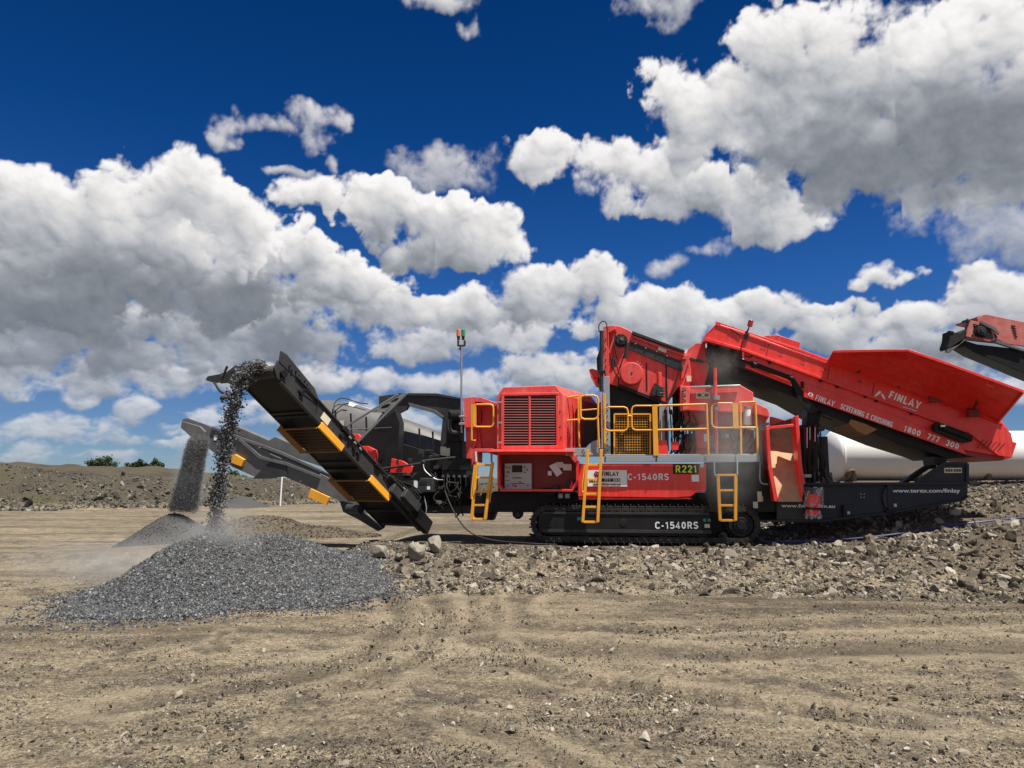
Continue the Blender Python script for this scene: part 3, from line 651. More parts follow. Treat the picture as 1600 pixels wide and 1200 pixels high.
# ------------------------------------------------------------------ the cone crusher
MX = empty('cone_crusher', ORG, TH); tag(MX, 'big red and black cone crusher on crawler tracks with yellow ladders and two discharge conveyors', 'crusher')
def P3(px, py, d): return at(px, py, d)
def poly(name, m, pts, d0, d1, parent=MX, bevel=.006): return MB().pp(pts, d0, d1).build(name, m, parent, bevel)
def rect(name, m, x0, y0, x1, y1, d0, d1, parent=MX, bevel=.006): return MB().pb(x0, y0, x1, y1, d0, d1).build(name, m, parent, bevel)
def tubes(name, m, lst, r, parent=MX, n=8, k=5):
    b = MB()
    for l in lst:
        p = [P3(*q) for q in l]; b.tube(catmull(p, k) if len(p) > 2 else p, r, n)
    return b.build(name, m, parent)
def gate(b, x0, y0, x1, y1, d, r, rr=5):           # rounded rectangular loop
    c = [(x0+rr, y0), (x1-rr, y0), (x1-rr*.3, y0+rr*.3), (x1, y0+rr), (x1, y1-rr), (x1-rr*.3, y1-rr*.3), (x1-rr, y1), (x0+rr, y1), (x0+rr*.3, y1-rr*.3), (x0, y1-rr), (x0, y0+rr), (x0+rr*.3, y0+rr*.3), (x0+rr, y0)]
    b.tube([P3(x, y, d) for x, y in c], r, 8)
def bolts(name, m, pts, d, r=.018, parent=MX):
    b = MB()
    for x, y in pts: p = P3(x, y, d); b.tube([p, p+Vector((0, -.014, 0))], r, 6)
    return b.build(name, m, parent)
def lettering(txt, x0, y0, x1, y1, hpx, d, m, parent, bold=.02, name='lettering', spacing=1.0, shear=0.0):
    """flat raised letters: baseline runs from pixel x0,y0 to x1,y1 on the plane at lateral distance d"""
    cu = bpy.data.curves.new(name, 'FONT'); cu.body = txt; cu.offset = bold; cu.extrude = .004; cu.space_character = spacing; cu.shear = shear; cu.resolution_u = 4
    ob = bpy.data.objects.new(name, cu); COL.objects.link(ob); dg = bpy.context.evaluated_depsgraph_get(); me = bpy.data.meshes.new_from_object(ob.evaluated_get(dg)); bpy.data.objects.remove(ob)
    V = np.array([v.co[:] for v in me.vertices]); mn, mxx = V.min(0), V.max(0)
    a = P3(x0, y0, d); b = P3(x1, y1, d); ax = b-a; L = ax.length; ax.normalize(); up = Vector((-ax.z, 0, ax.x)); hp = (P3((x0+x1)/2, (y0+y1)/2-hpx, d)-P3((x0+x1)/2, (y0+y1)/2, d)).length
    sx = L/(mxx[0]-mn[0]); sy = hp/.73
    for v in me.vertices:
        q = v.co; v.co = a+ax*((q.x-mn[0])*sx)+up*(q.y*sy)+Vector((0, -q.z-.006, 0))
    bm = bmesh.new(); bm.from_mesh(me); bmesh.ops.recalc_face_normals(bm, faces=bm.faces); bm.to_mesh(me); bm.free()
    me.materials.clear(); me.materials.append(m); me.name = name
    o = bpy.data.objects.new(name, me); COL.objects.link(o); o.parent = parent; return o
GLY = {'A': (.78, [[(.08, 0), (.39, 1), (.70, 0)], [(.2, .28), (.58, .28)]]), 'C': (.68, [[(.62, .80), (.5, .93), (.3, .93), (.12, .78), (.12, .22), (.3, .07), (.5, .07), (.62, .2)]]),
 'E': (.58, [[(.56, .93), (.12, .93), (.12, .07), (.56, .07)], [(.12, .5), (.5, .5)]]), 'F': (.56, [[(.56, .93), (.12, .93), (.12, 0)], [(.12, .48), (.5, .48)]]),
 'G': (.72, [[(.62, .80), (.5, .93), (.3, .93), (.12, .78), (.12, .22), (.3, .07), (.5, .07), (.62, .18), (.62, .45), (.38, .45)]]), 'H': (.72, [[(.12, 0), (.12, 1)], [(.6, 0), (.6, 1)], [(.12, .5), (.6, .5)]]),
 'I': (.26, [[(.13, 0), (.13, 1)]]), 'L': (.54, [[(.12, 1), (.12, .07), (.54, .07)]]), 'N': (.74, [[(.12, 0), (.12, 1)], [(.13, .97), (.59, .03)], [(.6, 0), (.6, 1)]]),
 'R': (.68, [[(.12, 0), (.12, .93), (.42, .93), (.56, .82), (.56, .60), (.42, .48), (.12, .48)], [(.36, .48), (.60, 0)]]), 'S': (.64, [[(.56, .80), (.45, .93), (.22, .93), (.1, .80), (.1, .64), (.22, .54), (.44, .46), (.55, .36), (.55, .20), (.43, .07), (.2, .07), (.07, .2)]]),
 'U': (.70, [[(.12, 1), (.12, .2), (.26, .07), (.44, .07), (.58, .2), (.58, 1)]]), 'Y': (.70, [[(.05, 1), (.35, .45), (.65, 1)], [(.35, .5), (.35, 0)]]), '-': (.42, [[(.06, .40), (.36, .40)]]),
 '&': (.72, [[(.68, 0), (.18, .72), (.22, .93), (.42, .93), (.46, .76), (.1, .36), (.1, .18), (.24, .07), (.42, .07), (.64, .38)]]), '0': (.62, [[(.31, .93), (.15, .82), (.1, .5), (.15, .18), (.31, .07), (.47, .18), (.52, .5), (.47, .82), (.31, .93)]]),
 '1': (.46, [[(.06, .74), (.28, .93), (.28, 0)]]), '2': (.60, [[(.08, .76), (.2, .93), (.42, .93), (.52, .78), (.48, .58), (.08, .07), (.56, .07)]]), '3': (.60, [[(.08, .82), (.2, .93), (.42, .93), (.52, .80), (.5, .62), (.36, .52), (.5, .42), (.52, .2), (.4, .07), (.18, .07), (.06, .18)]]),
 '4': (.64, [[(.6, .26), (.06, .26), (.42, .97), (.42, 0)]]), '5': (.60, [[(.52, .93), (.14, .93), (.12, .54), (.38, .58), (.52, .46), (.52, .2), (.38, .07), (.18, .07), (.06, .17)]]),
 '7': (.56, [[(.05, .93), (.52, .93), (.22, 0)]]), '8': (.62, [[(.31, .93), (.14, .84), (.13, .64), (.31, .52), (.49, .64), (.48, .84), (.31, .93)], [(.31, .52), (.1, .36), (.12, .16), (.31, .07), (.50, .16), (.52, .36), (.31, .52)]]), ' ': (.32, [])}
def strokes(txt, x0, y0, x1, y1, hpx, d, m, parent, wt=.2, name='lettering'):
    a = P3(x0, y0, d); b_ = P3(x1, y1, d); ax = b_-a; L = ax.length; ax.normalize(); up = Vector((-ax.z, 0, ax.x)); H = (P3(x0, y0-hpx, d)-P3(x0, y0, d)).length
    tot = sum(GLY[c][0]+.17 for c in txt)-.17; sx = L/tot; b = MB(); cx = 0.0; li = 0
    for c in txt:
        for pl in GLY[c][1]:
            p = [np.array([q[0]*sx, q[1]*H]) for q in pl]; closed = len(p) > 3 and np.allclose(p[0], p[-1]); w_ = wt*min(H, sx*1.2)/2; le = []; ri = []
            for i, q in enumerate(p):
                pv = p[i-1] if i else (p[-2] if closed else None); nx = p[i+1] if i < len(p)-1 else (p[1] if closed else None)
                d1_ = (q-pv) if pv is not None else (nx-q); d2_ = (nx-q) if nx is not None else (q-pv); d1_ = d1_/np.linalg.norm(d1_); d2_ = d2_/np.linalg.norm(d2_); t = d1_+d2_; t = t/max(1e-6, np.linalg.norm(t)); n_ = np.array([-t[1], t[0]]); k_ = min(1.35, 1/max(.35, abs(n_@np.array([-d1_[1], d1_[0]]))))
                le.append(q+n_*w_*k_); ri.append(q-n_*w_*k_)
            off = -.007-.0012*li; li = (li+1) % 3
            W3 = lambda q: a+ax*(q[0]+cx*sx)+up*q[1]+Vector((0, off, 0))
            n = len(p); b.add([W3(q) for q in le]+[W3(q) for q in ri], [(i, i+1, n+i+1, n+i) for i in range(n-1)])
        cx += GLY[c][0]+.17
    return b.build(name, m, parent, 0, 0)
def pt(x, y, d): return P3(x, y, d)
# ---------------- crawler tracks
def crawler(d0, wdt):
    L, R = P3(857, 818, 0), P3(1149, 818, 0); zt, zb = P3(1000, 789, 0).z, P3(1000, 849, 0).z; r = (zt-zb)/2; zc = (zt+zb)/2
    R = P3(1158, 818, 0)
    fr = MB().pb(842, 803, 1110, 832, d0-.02, d0+.30); fr.pb(860, 832, 1105, 836, d0+.02, d0+.3)
    fr.pp([(845, 803), (1108, 803), (1104, 799), (850, 799)], d0+.03, d0+.3)
    f = fr.build('track_frame', BLK, MX, .008)
    MB().pb(838, 796, 1172, 841, d0+.30, d0+.36).build('track_web', BLK, MX)
    b = MB(); p = P3(974, 817, d0); b.tube([p+Vector((0, -.03, 0)), p+Vector((0, .0, 0))], .065, 20); b.build('pivot_boss', BLK, f, .004)
    b = MB(); b.pb(848, 801, 1108, 803, d0-.035, d0-.02)
    for x in (912, 958, 985, 1022, 1060): b.pb(x, 802, x+1, 806, d0-.03, d0-.02)
    b.pb(848, 829, 1112, 831.5, d0-.035, d0-.02)
    b.build('frame_rib', DGR, f, .002)
    # shoes round the loop
    path = []
    n = 64; straight = R.x-L.x; per = 2*straight+2*math.pi*r
    sh = MB(); link = MB()
    for i in range(n):
        s = per*i/n
        if s < straight: x, z, t = L.x+s, zt, (1, 0)
        elif s < straight+math.pi*r: a = (s-straight)/r; x, z, t = R.x+r*math.sin(a), zc+r*math.cos(a), (math.cos(a), -math.sin(a))
        elif s < 2*straight+math.pi*r: x, z, t = R.x-(s-straight-math.pi*r), zb, (-1, 0)
        else: a = (s-2*straight-math.pi*r)/r; x, z, t = L.x-r*math.sin(a), zc-r*math.cos(a), (-math.cos(a), math.sin(a))
        t = Vector((t[0], 0, t[1])); nn = Vector((-t.z, 0, t.x)); h = per/n*.47; c = Vector((x, d0, z))
        if s < straight: c.z -= .012*math.sin(math.pi*s/straight)
        sh.obox(c-t*h-nn*.035, t*h*1.9, Vector((0, wdt, 0)), nn*.022)
        sh.obox(c-t*h*.9-nn*.02, t*.022, Vector((0, wdt, 0)), nn*.045)
        sh.obox(c+t*h*.1-nn*.02, t*.014, Vector((0, wdt, 0)), nn*.03)
        link.obox(c-t*h*1.02-nn*.115, t*h*2.05, Vector((0, .05, 0))+Vector((0, 0, 0)), nn*.075)
        link.tube([c-nn*.075+Vector((0, -.012, 0)), c-nn*.075+Vector((0, .2, 0))], .024, 8)
    s_ = sh.build('track_shoes', STL, MX, .003); s_['kind'] = 'stuff'; link.build('track_chain', STL, s_, 0)
    for c, nm in ((L, 'idler_wheel'), (R, 'drive_sprocket')):
        c = Vector((c.x, d0, zc)); b = MB(); rr = r-.13
        b.tube([c+Vector((0, .04, 0)), c+Vector((0, .26, 0))], rr*.98, 32)
        b.tube([c+Vector((0, -.005, 0)), c+Vector((0, .05, 0))], rr*.62, 28); b.tube([c+Vector((0, -.03, 0)), c+Vector((0, 0, 0))], rr*.36, 24)
        if nm == 'drive_sprocket':
            for k in range(22):
                a = 2*math.pi*k/22; q = c+Vector((math.cos(a)*rr, .12, math.sin(a)*rr)); u_ = Vector((math.cos(a), 0, math.sin(a))); v_ = Vector((-u_.z, 0, u_.x))
                b.prism([q-v_*.035, q+v_*.035, q+v_*.014+u_*.055, q-v_*.014+u_*.055], (0, .06, 0))
            for k in range(10):
                a = 2*math.pi*k/10; q = c+Vector((math.cos(a)*rr*.5, -.02, math.sin(a)*rr*.5)); b.tube([q, q+Vector((0, .03, 0))], .016, 6)
        b.build(nm, BLK, MX, .004)
    for i in range(9):
        x = L.x+.33+(straight-.66)*i/8; b = MB(); b.tube([(x, d0+.06, zb+.135), (x, d0+.26, zb+.135)], .085, 16); b.tube([(x, d0+.03, zb+.135), (x, d0+.06, zb+.135)], .045, 12); b.build('track_roller', BLK, MX)
    for i in (0.3, 0.7):
        x = L.x+straight*i; b = MB(); b.tube([(x, d0+.06, zt-.14), (x, d0+.22, zt-.14)], .06, 14); b.build('carrier_roller', BLK, MX)
    return f
TF = crawler(0.0, .48)
crawler(2.15, .48)
strokes('C-1540RS', 1023.5, 826, 1091, 826, 10.5, -.02, WLET, TF, .19)
poly('track_guard', BLK, [(826, 834), (842, 838), (842, 845), (834, 843)], .1, .3)
for x in (1099, 1106): rect('sticker', GREENI, x, 810.5, x+4, 815, -.03, -.022, TF, 0)
rect('sticker', CRM, 1101, 819, 1109, 824.5, -.03, -.022, TF, 0)
rect('sticker', GREENI, 902, 808, 908, 813, -.03, -.022, TF, 0)
# ---------------- chassis
rect('chassis_beam', BLK, 752, 771, 1112, 800, .55, .8)
rect('chassis_beam', BLK, 770, 771, 1190, 800, 1.9, 2.1)
b = MB(); b.pb(840, 770, 1110, 797, .5, 2.1); b.pb(770, 768, 900, 797, .7, 2.0); b.build('chassis_belly', BLK, MX, .01)
poly('chassis_side', BLK, [(1103, 722), (1190, 722), (1198, 750), (1214, 750), (1214, 800), (1112, 800), (1105, 778)], .12, .5)
poly('rear_end_plate', BLK, [(1165, 770), (1215, 762), (1215, 812), (1188, 812), (1188, 830), (1172, 848), (1150, 850)], .52, .9)
rect('access_panel', DGR, 1113, 728, 1118, 760, .08, .12); 
for y in (727, 741): rect('sticker', CRM, 1189 if y > 730 else 1184, 768 if y < 730 else 775, 1192 if y > 730 else 1190, 784 if y < 730 else 783, .098, .117, MX, 0)
rect('sticker', CRM, 1177, 784, 1184, 794, .09, .115, MX, 0)
b = MB(); b.pb(655, 790, 760, 802, .5, .7); b.pb(655, 790, 760, 800, 2.0, 2.2); b.pb(736, 775, 770, 800, .55, 2.1)
b.build('front_chassis_beam', DGR, MX, .01)
poly('front_leg', BLK, [(736, 800), (775, 800), (770, 813), (745, 812)], .7, 1.0)
b = MB(); c = P3(809, 806, .5); b.pp([(800, 797), (818, 797), (817, 806), (812, 811), (806, 811), (801, 806)], .55, .62); o = b.build('towing_lug', BLK, MX, .01)
b = MB(); q = P3(809, 805, .53); b.tube([q, q+Vector((0, .03, 0))], .045, 16); b.build('towing_eye', DGR, o)
# ---------------- red side panel with lettering
SP = poly('side_panel', RED, [(903, 724.5), (1103.5, 724.5), (1103.5, 768), (1090, 768), (1080, 776), (1050, 778), (903, 776)], .0, .12, MX, .012)
poly('panel_step', RED, [(903, 777), (1050, 779), (1078, 777), (1082, 780), (905, 781)], .02, .2)
bn = rect('advertising_banner', WHT, 918, 734.5, 979.5, 760, -.02, -.008, SP, 0)
rect('black_band', BLET, 921, 747.5, 969, 752.6, -.026, -.022, bn, 0)
strokes('FINLAY', 940, 743.8, 967, 743.8, 7.0, -.02, BLET, bn, .19)
strokes('1800 777 300', 926, 752.0, 968.5, 752.0, 3.8, -.026, WLET, bn, .19)
lettering('www.finlay.com.au', 927, 757.8, 970, 757.8, 3.0, -.02, BLET, bn, .01)
def cog(px, py, r, d, m, parent, hole=None, name='emblem'):
    b = MB(); pts = []
    for k in range(24):
        a = 2*math.pi*k/24; rr = r if k % 4 in (0, 1) else r*.8; pts.append((px+rr*math.cos(a), py+rr*math.sin(a)))
    b.pp(pts, d-.006, d-.002); o = b.build(name, m, parent)
    if hole: b = MB(); b.pp([(px+r*.55*math.cos(2*math.pi*k/20), py+r*.55*math.sin(2*math.pi*k/20)) for k in range(20)], d-.012, d-.008); b.build('emblem_centre', hole, o)
    return o
e = cog(932.5, 740.8, 4.8, -.02, BLET, bn, REDD)
b = MB(); b.pp([(932.5+1.1*math.cos(k), 740.8+1.1*math.sin(k)) for k in np.arange(0, 6.2, .6)], -.038, -.034); b.build('emblem_hub', BLET, e)
strokes('C-1540RS', 980.5, 750, 1045, 750, 9.8, .0, WLET, SP, .19)
pl = rect('number_plate', BLET, 1052, 725.5, 1091.5, 740.5, -.02, -.005, SP, 0)
strokes('R221', 1055.5, 738.2, 1089, 738.2, 10.8, -.02, YLET, pl, .19)
rect('sticker', WHT, 1081, 742, 1092, 752.5, -.02, -.005, SP, 0); rect('sticker', WHT, 1094, 724.8, 1099.5, 730, -.02, -.005, SP, 0)
# ---------------- platform, ladders, rails
PF = MB(); PF.pb(944, 711.5, 1153, 722, -.12, -.04); PF.pb(1150, 710.5, 1187, 721.5, -.14, -.06); PF.pb(944, 709, 1187, 712, -.04, .55)
pf = PF.build('platform', GRY, MX, .005)
bolts('bolt', BLK, [(946, 714), (946, 717), (946, 720.5), (1026, 714), (1026, 717), (1026, 720), (1102, 714), (1102, 718), (1163, 714), (1163, 717)], -.12, .012, pf)
b = MB(); b.pb(883, 700, 915, 712, -.1, -.02); b.pp([(915, 700), (925, 690), (942, 684), (946, 690), (946, 712), (905, 712)], .02, .1); b.pb(905, 708, 944, 712, .0, .6); b.build('side_step', GRY, MX, .005)
bolts('bolt', BLK, [(911, 703), (913, 707), (928, 703), (935, 697)], -.1, .012)
def ladder(x0, y0, x1, x2, y2, x3, rungs, d, dd=.05, w_=.055):
    b = MB()
    for (a, c) in (((x0, y0), (x2, y2)), ((x1, y0), (x3, y2))):
        p, q = P3(a[0], a[1], d), P3(c[0], c[1], d); t = q-p; b.prism([p+Vector((-w_/2, 0, 0)), p+Vector((w_/2, 0, 0)), p+Vector((w_/2, .09, 0)), p+Vector((-w_/2, .09, 0))], t)
    o = b.build('ladder', YEL, MX, .004)
    for y in rungs:
        t = (y-y0)/(y2-y0); xa = x0+(x2-x0)*t; xb = x1+(x3-x1)*t; b = MB(); p, q = P3(xa, y, d+.02), P3(xb, y, d+.02); L_ = q-p
        b.prism([p+Vector((0, 0, -.022)), p+Vector((0, 0, .018)), p+Vector((0, .09, .018)), p+Vector((0, .09, -.022))], L_); b.build('rung', YEL, o, .003)
    return o
l1 = ladder(744.5, 722, 769, 736.5, 812, 757.5, (726.5, 746, 768, 789, 811), -.28)
tubes('ladder_grip', YEL, [[(741, 726, -.35), (736, 775, -.35), (738, 778, -.3)], [(770, 745, -.25), (765, 785, -.25)]], .014, l1)
l2 = ladder(918.5, 702, 939.5, 910.5, 816, 934, (726.5, 749, 771.5, 792, 815.5), -.3)
tubes('ladder_grip', YEL, [[(913, 727, -.38), (909, 765, -.38), (911, 768, -.33)]], .014, l2)
l3 = ladder(1122, 741, 1150, 1125.5, 813.5, 1149.5, (742, 766, 789.5, 813), -.2)
tubes('ladder_hanger', GRY, [[(1116, 722, -.15), (1117, 742, -.2), (1122, 742, -.2)], [(1152, 722, -.15), (1152, 742, -.2)], [(1188, 722, -.05), (1188, 752, -.05), (1200, 757, -.05)]], .014, l3)
tubes('ladder_hanger', GRY, [[(768, 708, -.2), (768, 722, -.28)], [(743, 706, -.2), (744, 722, -.28)]], .02, l1)
b = MB()
gate(b, 945, 636, 981, 673, -.1, .017, 6); rl = b.build('handrail', YEL, MX)
b = MB(); gate(b, 987, 634, 1024, 672, -.1, .017, 6); b.build('handrail', YEL, MX)
tubes('handrail', YEL, [[(1023, 634, -.1), (1104, 631.5, -.1)], [(1023, 672, -.1), (1104, 670, -.1)], [(1104, 630, -.1), (1107, 711, -.1)], [(981, 650, -.1), (987, 650, -.1)]], .020, MX)
b = MB(); b.pb(1021, 632, 1027, 712, -.13, -.09); b.build('handrail_post', YEL, MX, .003)
b = MB(); gate(b, 1112, 630, 1150, 668.5, -.1, .017, 7); b.pb(1146, 629.5, 1153, 669.5, -.115, -.085); b.build('safety_gate', YEL, MX)
tubes('handrail', YEL, [[(1155, 629, -.1), (1181, 628, -.1)], [(1155, 668, -.1), (1182, 668, -.1)], [(1157, 627, -.1), (1158, 711, -.1)], [(1180, 626, -.1), (1184, 711, -.1)], [(1183, 668, -.1), (1184, 711, -.1)]], .020, MX)
b = MB(); b.tube([P3(1180, 640, .5), P3(1180, 640, -.1)], .02); b.tube([P3(1181, 629, -.1), P3(1181, 629, .6)], .02); b.tube([P3(1181, 668, -.1), P3(1181, 668, .6)], .02); b.build('handrail', YEL, MX)
tubes('handrail', YEL, [[(880, 622, .1), (903, 618.5, .1)], [(880, 657.5, .1), (904, 655.5, .1)], [(904, 618, .1), (904, 652, .1), (905, 690, .1), (907, 708, .1)]], .02, MX)
b = MB(); gate(b, 907, 618, 934.5, 655, -.05, .02, 6); b.pb(903, 618, 908.5, 656, -.06, -.03); b.tube([P3(909, 641, -.05), P3(934, 639, -.05)], .015); b.tube([P3(934, 652, -.05), P3(936, 700, -.05)], .02); b.build('safety_gate', YEL, MX)
b = MB(); gate(b, 740, 632, 771, 667, -.05, .02, 5); b.pb(738, 632, 744, 667, -.065, -.03); b.tube([P3(737, 632, -.05), P3(737, 688, -.05), P3(743, 688, .0)], .018); b.build('safety_gate', YEL, MX)
# wire mesh guard
b = MB(); 
for l in ([(960, 647), (1016, 647)], [(960, 711), (1016, 711)], [(960, 647), (960, 711)], [(1016, 647), (1016, 711)]): b.bar([P3(x, y, .0) for x, y in l], .03, .03)
mg = b.build('mesh_guard', YEL, MX)
b = MB()
for i in range(1, 14): x = 960+56*i/14; b.tube([P3(x, 647, .01), P3(x, 711, .01)], .003, 4)
for i in range(1, 16): y = 647+64*i/16; b.tube([P3(960, y, .01), P3(1016, y, .01)], .003, 4)
b.build('wire_mesh', YEL, mg, 0, 0)
# grey mast post with cylinder at left of the platform
b = MB(); b.pb(946, 588, 952, 711, -.02, .08); po = b.build('support_post', GRY, MX, .004)
b = MB(); b.pb(943.5, 615, 946, 700, -.03, .05); b.build('post_edge', YEL, po, .003)
bolts('bolt', BLK, [(949, y) for y in range(632, 708, 9)], -.02, .012, po)
b = MB(); b.tube([P3(940, 517, .0), P3(940, 612, .0)], .04, 14); cy = b.build('lift_cylinder', DGR, MX)
b = MB(); b.tube([P3(940, 612, .0), P3(941, 700, .0)], .022, 12); b.build('cylinder_rod', CHR, cy)
tubes('hydraulic_hose', RUB, [[(936, 519, -.02), (936, 508, -.02), (942, 502, -.02), (948, 508, -.02), (949, 540, -.02)]], .010, MX)
rect('cylinder_clamp', BLK, 935, 578, 946, 583, -.05, .05)
# ---------------- engine housing
def pl3(b, pts, th): return b.prism([P3(*q) for q in pts], th)
HB = MB()
f0 = [(776, 620, -.1), (786, 605, -.1), (868, 602, -.1), (880, 617, -.1), (880, 702, -.1), (776, 702, -.1)]
F = [P3(*q) for q in f0]; DP = 1.7
B_ = [Vector((p.x+(.62 if i in (2, 3, 4) else 0), 1.6, p.z-(.0 if i in (0, 4, 5) else .02))) for i, p in enumerate(F)]
n = len(F); HB.add(F+B_, [tuple(range(n)), tuple(range(2*n-1, n-1, -1))]+[(i, (i+1) % n, n+(i+1) % n, n+i) for i in range(n)])
EH = HB.build('engine_housing', REDD, MX, .012)
# proud frame round the louvres
b = MB(); OUT = [(782, 614), (872, 614), (872, 702), (782, 702)]
b.pb(783, 613, 873, 618.5, -.14, -.1); b.pb(783, 696, 873, 702, -.14, -.1); b.pb(783, 618.5, 787.5, 696, -.14, -.1); b.pb(869, 618.5, 873, 696, -.14, -.1); b.pb(826, 618.5, 829, 696, -.135, -.1)
ld = b.build('louvre_door', REDD, EH, .006)
DKR = paint('dark red louvre paint', (.16, .008, .008), .6, dust=.15, vary=.1)
b = MB(); b.pb(787.5, 618.5, 869, 696, -.112, -.102); b.build('louvre_backing', BLK, ld, 0)
b = MB()
for x0, x1 in ((787.5, 826), (829, 869)):
    for i in range(19):
        y = 620+i*4.05; p = P3(x0, y, -.132); q = P3(x1, y, -.132)
        b.prism([p, p+Vector((0, .004, -.006)), p+Vector((0, .026, .024)), p+Vector((0, .022, .03))], q-p)
b.build('louvre_slats', DKR, ld, 0)
for y in (627, 659, 690): rect('hinge', GAL, 776.5, y, 784, y+3, -.15, -.13, EH, .002)
bolts('bolt', BLK, [(875, 643), (875, 667), (877, 683)], -.1, .014, EH)
# perforated side: small holes on the right hand flank
b = MB(); p0 = F[4]; p1 = B_[4]; tdir = (p1-p0); nrm = Vector((tdir.y, -tdir.x, 0)).normalized()
for i in range(12):
    for j in range(14):
        q = p0+tdir*(.10+.055*i)+Vector((0, 0, .10+j*.045)); b.tube([q-nrm*.001, q+nrm*.003], .013, 6)
b.build('vent_holes', BLK, EH, 0, 0)
# left housing (radiator side)
LB = MB(); LB.pp([(726, 622), (736, 620), (752, 621), (778, 630), (778, 712), (742, 702), (742, 667), (726, 667)], .5, 1.8); lh = LB.build('radiator_housing', REDD, MX, .01)
b = MB(); b.pp([(725, 622), (736, 620), (742, 628), (742, 668), (725, 668)], .15, .5); b.pp([(727, 667), (744, 667), (746, 690), (741, 700), (741, 727), (729, 727)], .35, .6)
b.pp([(736, 620), (752, 621), (780, 631), (780, 636), (750, 628), (742, 628)], .15, .5); b.build('radiator_cowl', REDD, lh, .006)
poly('radiator_ledge', REDD, [(741, 701), (774, 701), (774, 706), (746, 706), (746, 722), (741, 722)], -.05, .5, MX)
poly('brace_plate', REDD, [(743, 668), (748, 662), (752, 700), (744, 702)], .42, .5, lh, .004)
tubes('hydraulic_hose', RUB, [[(752, 640, .44), (753, 650, .42), (752, 661, .44)]], .008, lh)
# base rail under housing
b = MB(); b.pp([(770, 702), (884, 702), (900, 712), (904, 720), (898, 723), (885, 706), (770, 706)], -.14, .0); b.build('cabinet_hood_rim', REDD, MX, .006)
# control cabinet: open red box
b = MB()
OUTL = [(777, 706), (885, 706), (898, 712), (904, 722), (904, 753), (895, 768), (783, 768), (777, 758)]
INL = [(780, 710), (884, 710), (895, 715), (900, 723), (900, 752), (892.5, 764.5), (785, 764.5), (780.5, 757)]
n = len(OUTL)
for i in range(n):
    j = (i+1) % n; b.prism([P3(*OUTL[i], -.08), P3(*OUTL[j], -.08), P3(*INL[j], -.08), P3(*INL[i], -.08)], (0, .5, 0))
cb = b.build('control_cabinet', RED, MX, .003)
b = MB(); b.pb(778, 707, 902, 767, .36, .44); b.build('cabinet_back', paint('shaded red cabinet interior', (.22, .006, .006), .55, dust=.1), cb)  # darker red paints in the shade inside the open cabinet
b = MB(); a0 = P3(768, 704, -.1); a1 = P3(898, 704, -.1); b.prism([a0, a1, a1+Vector((.02, -.38, -.04)), a0+Vector((-.02, -.38, -.04))], (0, 0, .015)); b.build('raised_cabinet_door', RED, cb, .003)
cp = rect('control_panel', paint('light grey panel', (.50, .50, .48), .5, dust=.1), 788.5, 724, 830.5, 766, .22, .34, cb, .005)
rect('display_screen', BLET, 800, 727, 816, 738, .2, .215, cp, .003)
b = MB()
for x, y in [(792, 730), (794, 737), (792, 744), (820, 730), (824, 734), (820, 738), (796, 731), (825, 758), (794, 758), (806, 760)]: p = P3(x, y, .215); b.tube([p, p+Vector((0, -.02, 0))], .014, 10)
b.build('control_knob', BLK, cp)
b = MB(); b.pb(801, 746, 815, 747.5, .212, .218); b.pb(798, 755, 820, 756, .212, .218); b.pb(790, 750, 796, 751, .212, .218); b.pb(791, 738.5, 797, 739.5, .212, .218); b.build('panel_print', DGR, cp, 0)
b = MB(); b.pb(800, 757, 806, 760, .212, .218); b.pb(810, 752, 816, 754, .212, .218); b.build('panel_print', RED, cp, 0)
b = MB(); b.plate([(858, 728, .25), (868, 723, .25), (879, 739, .25), (870, 745, .25)], .25, .255); b.pb(880, 725, 893, 735, .28, .285); b.pb(869, 722, 880, 731, .29, .295); b.pb(856, 736, 862, 743, .29, .295); b.build('paper_tags', WHT, cb, 0)
b = MB(); b.pb(864, 757, 872, 766, .15, .3); b.pb(886, 750, 896, 765, .2, .34); b.build('cabinet_fittings', DGR, cb, .004)
b = MB(); p = P3(894, 763, .1); b.tube([p, p+Vector((0, 0, .14))], .06, 12, .01); b.build('emergency_stop', RED, cb)
for x in (872, 882.5): rect('work_lamp', GAL, x, 771, x+8, 779, .3, .4, MX, .01)
b = MB(); b.pb(846, 762, 866, 775, .3, .5); b.build('bracket', BLK, MX)
# beacon mast
tubes('beacon_mast', GAL, [[(721, 676, .1), (721, 540, .1)]], .020, MX)
bmst = [o for o in MX.children if o.name.startswith('beacon_mast')][0]
tubes('mast_head', DGR, [[(716, 540, .1), (726, 540, .1)], [(716, 541, .1), (716, 532, .1)], [(726, 541, .1), (726, 532, .1)], [(718, 547, .1), (721, 541, .1)]], .022, bmst)
for x, m in ((716.3, ORG_), (723.7, GRNL)):
    b = MB(); b.tube([P3(x, 526, .1), P3(x, 515, .1)], .042, 14, .036); b.build('beacon', m, bmst, .006); b = MB(); b.tube([P3(x, 531, .1), P3(x, 526, .1)], .03, 12); b.build('beacon_base', BLK, bmst)
rect('mast_clamp', GAL, 717, 649, 725, 652, .04, .16, bmst); rect('mast_clamp', GAL, 717, 660, 725, 664, .04, .16, bmst); 
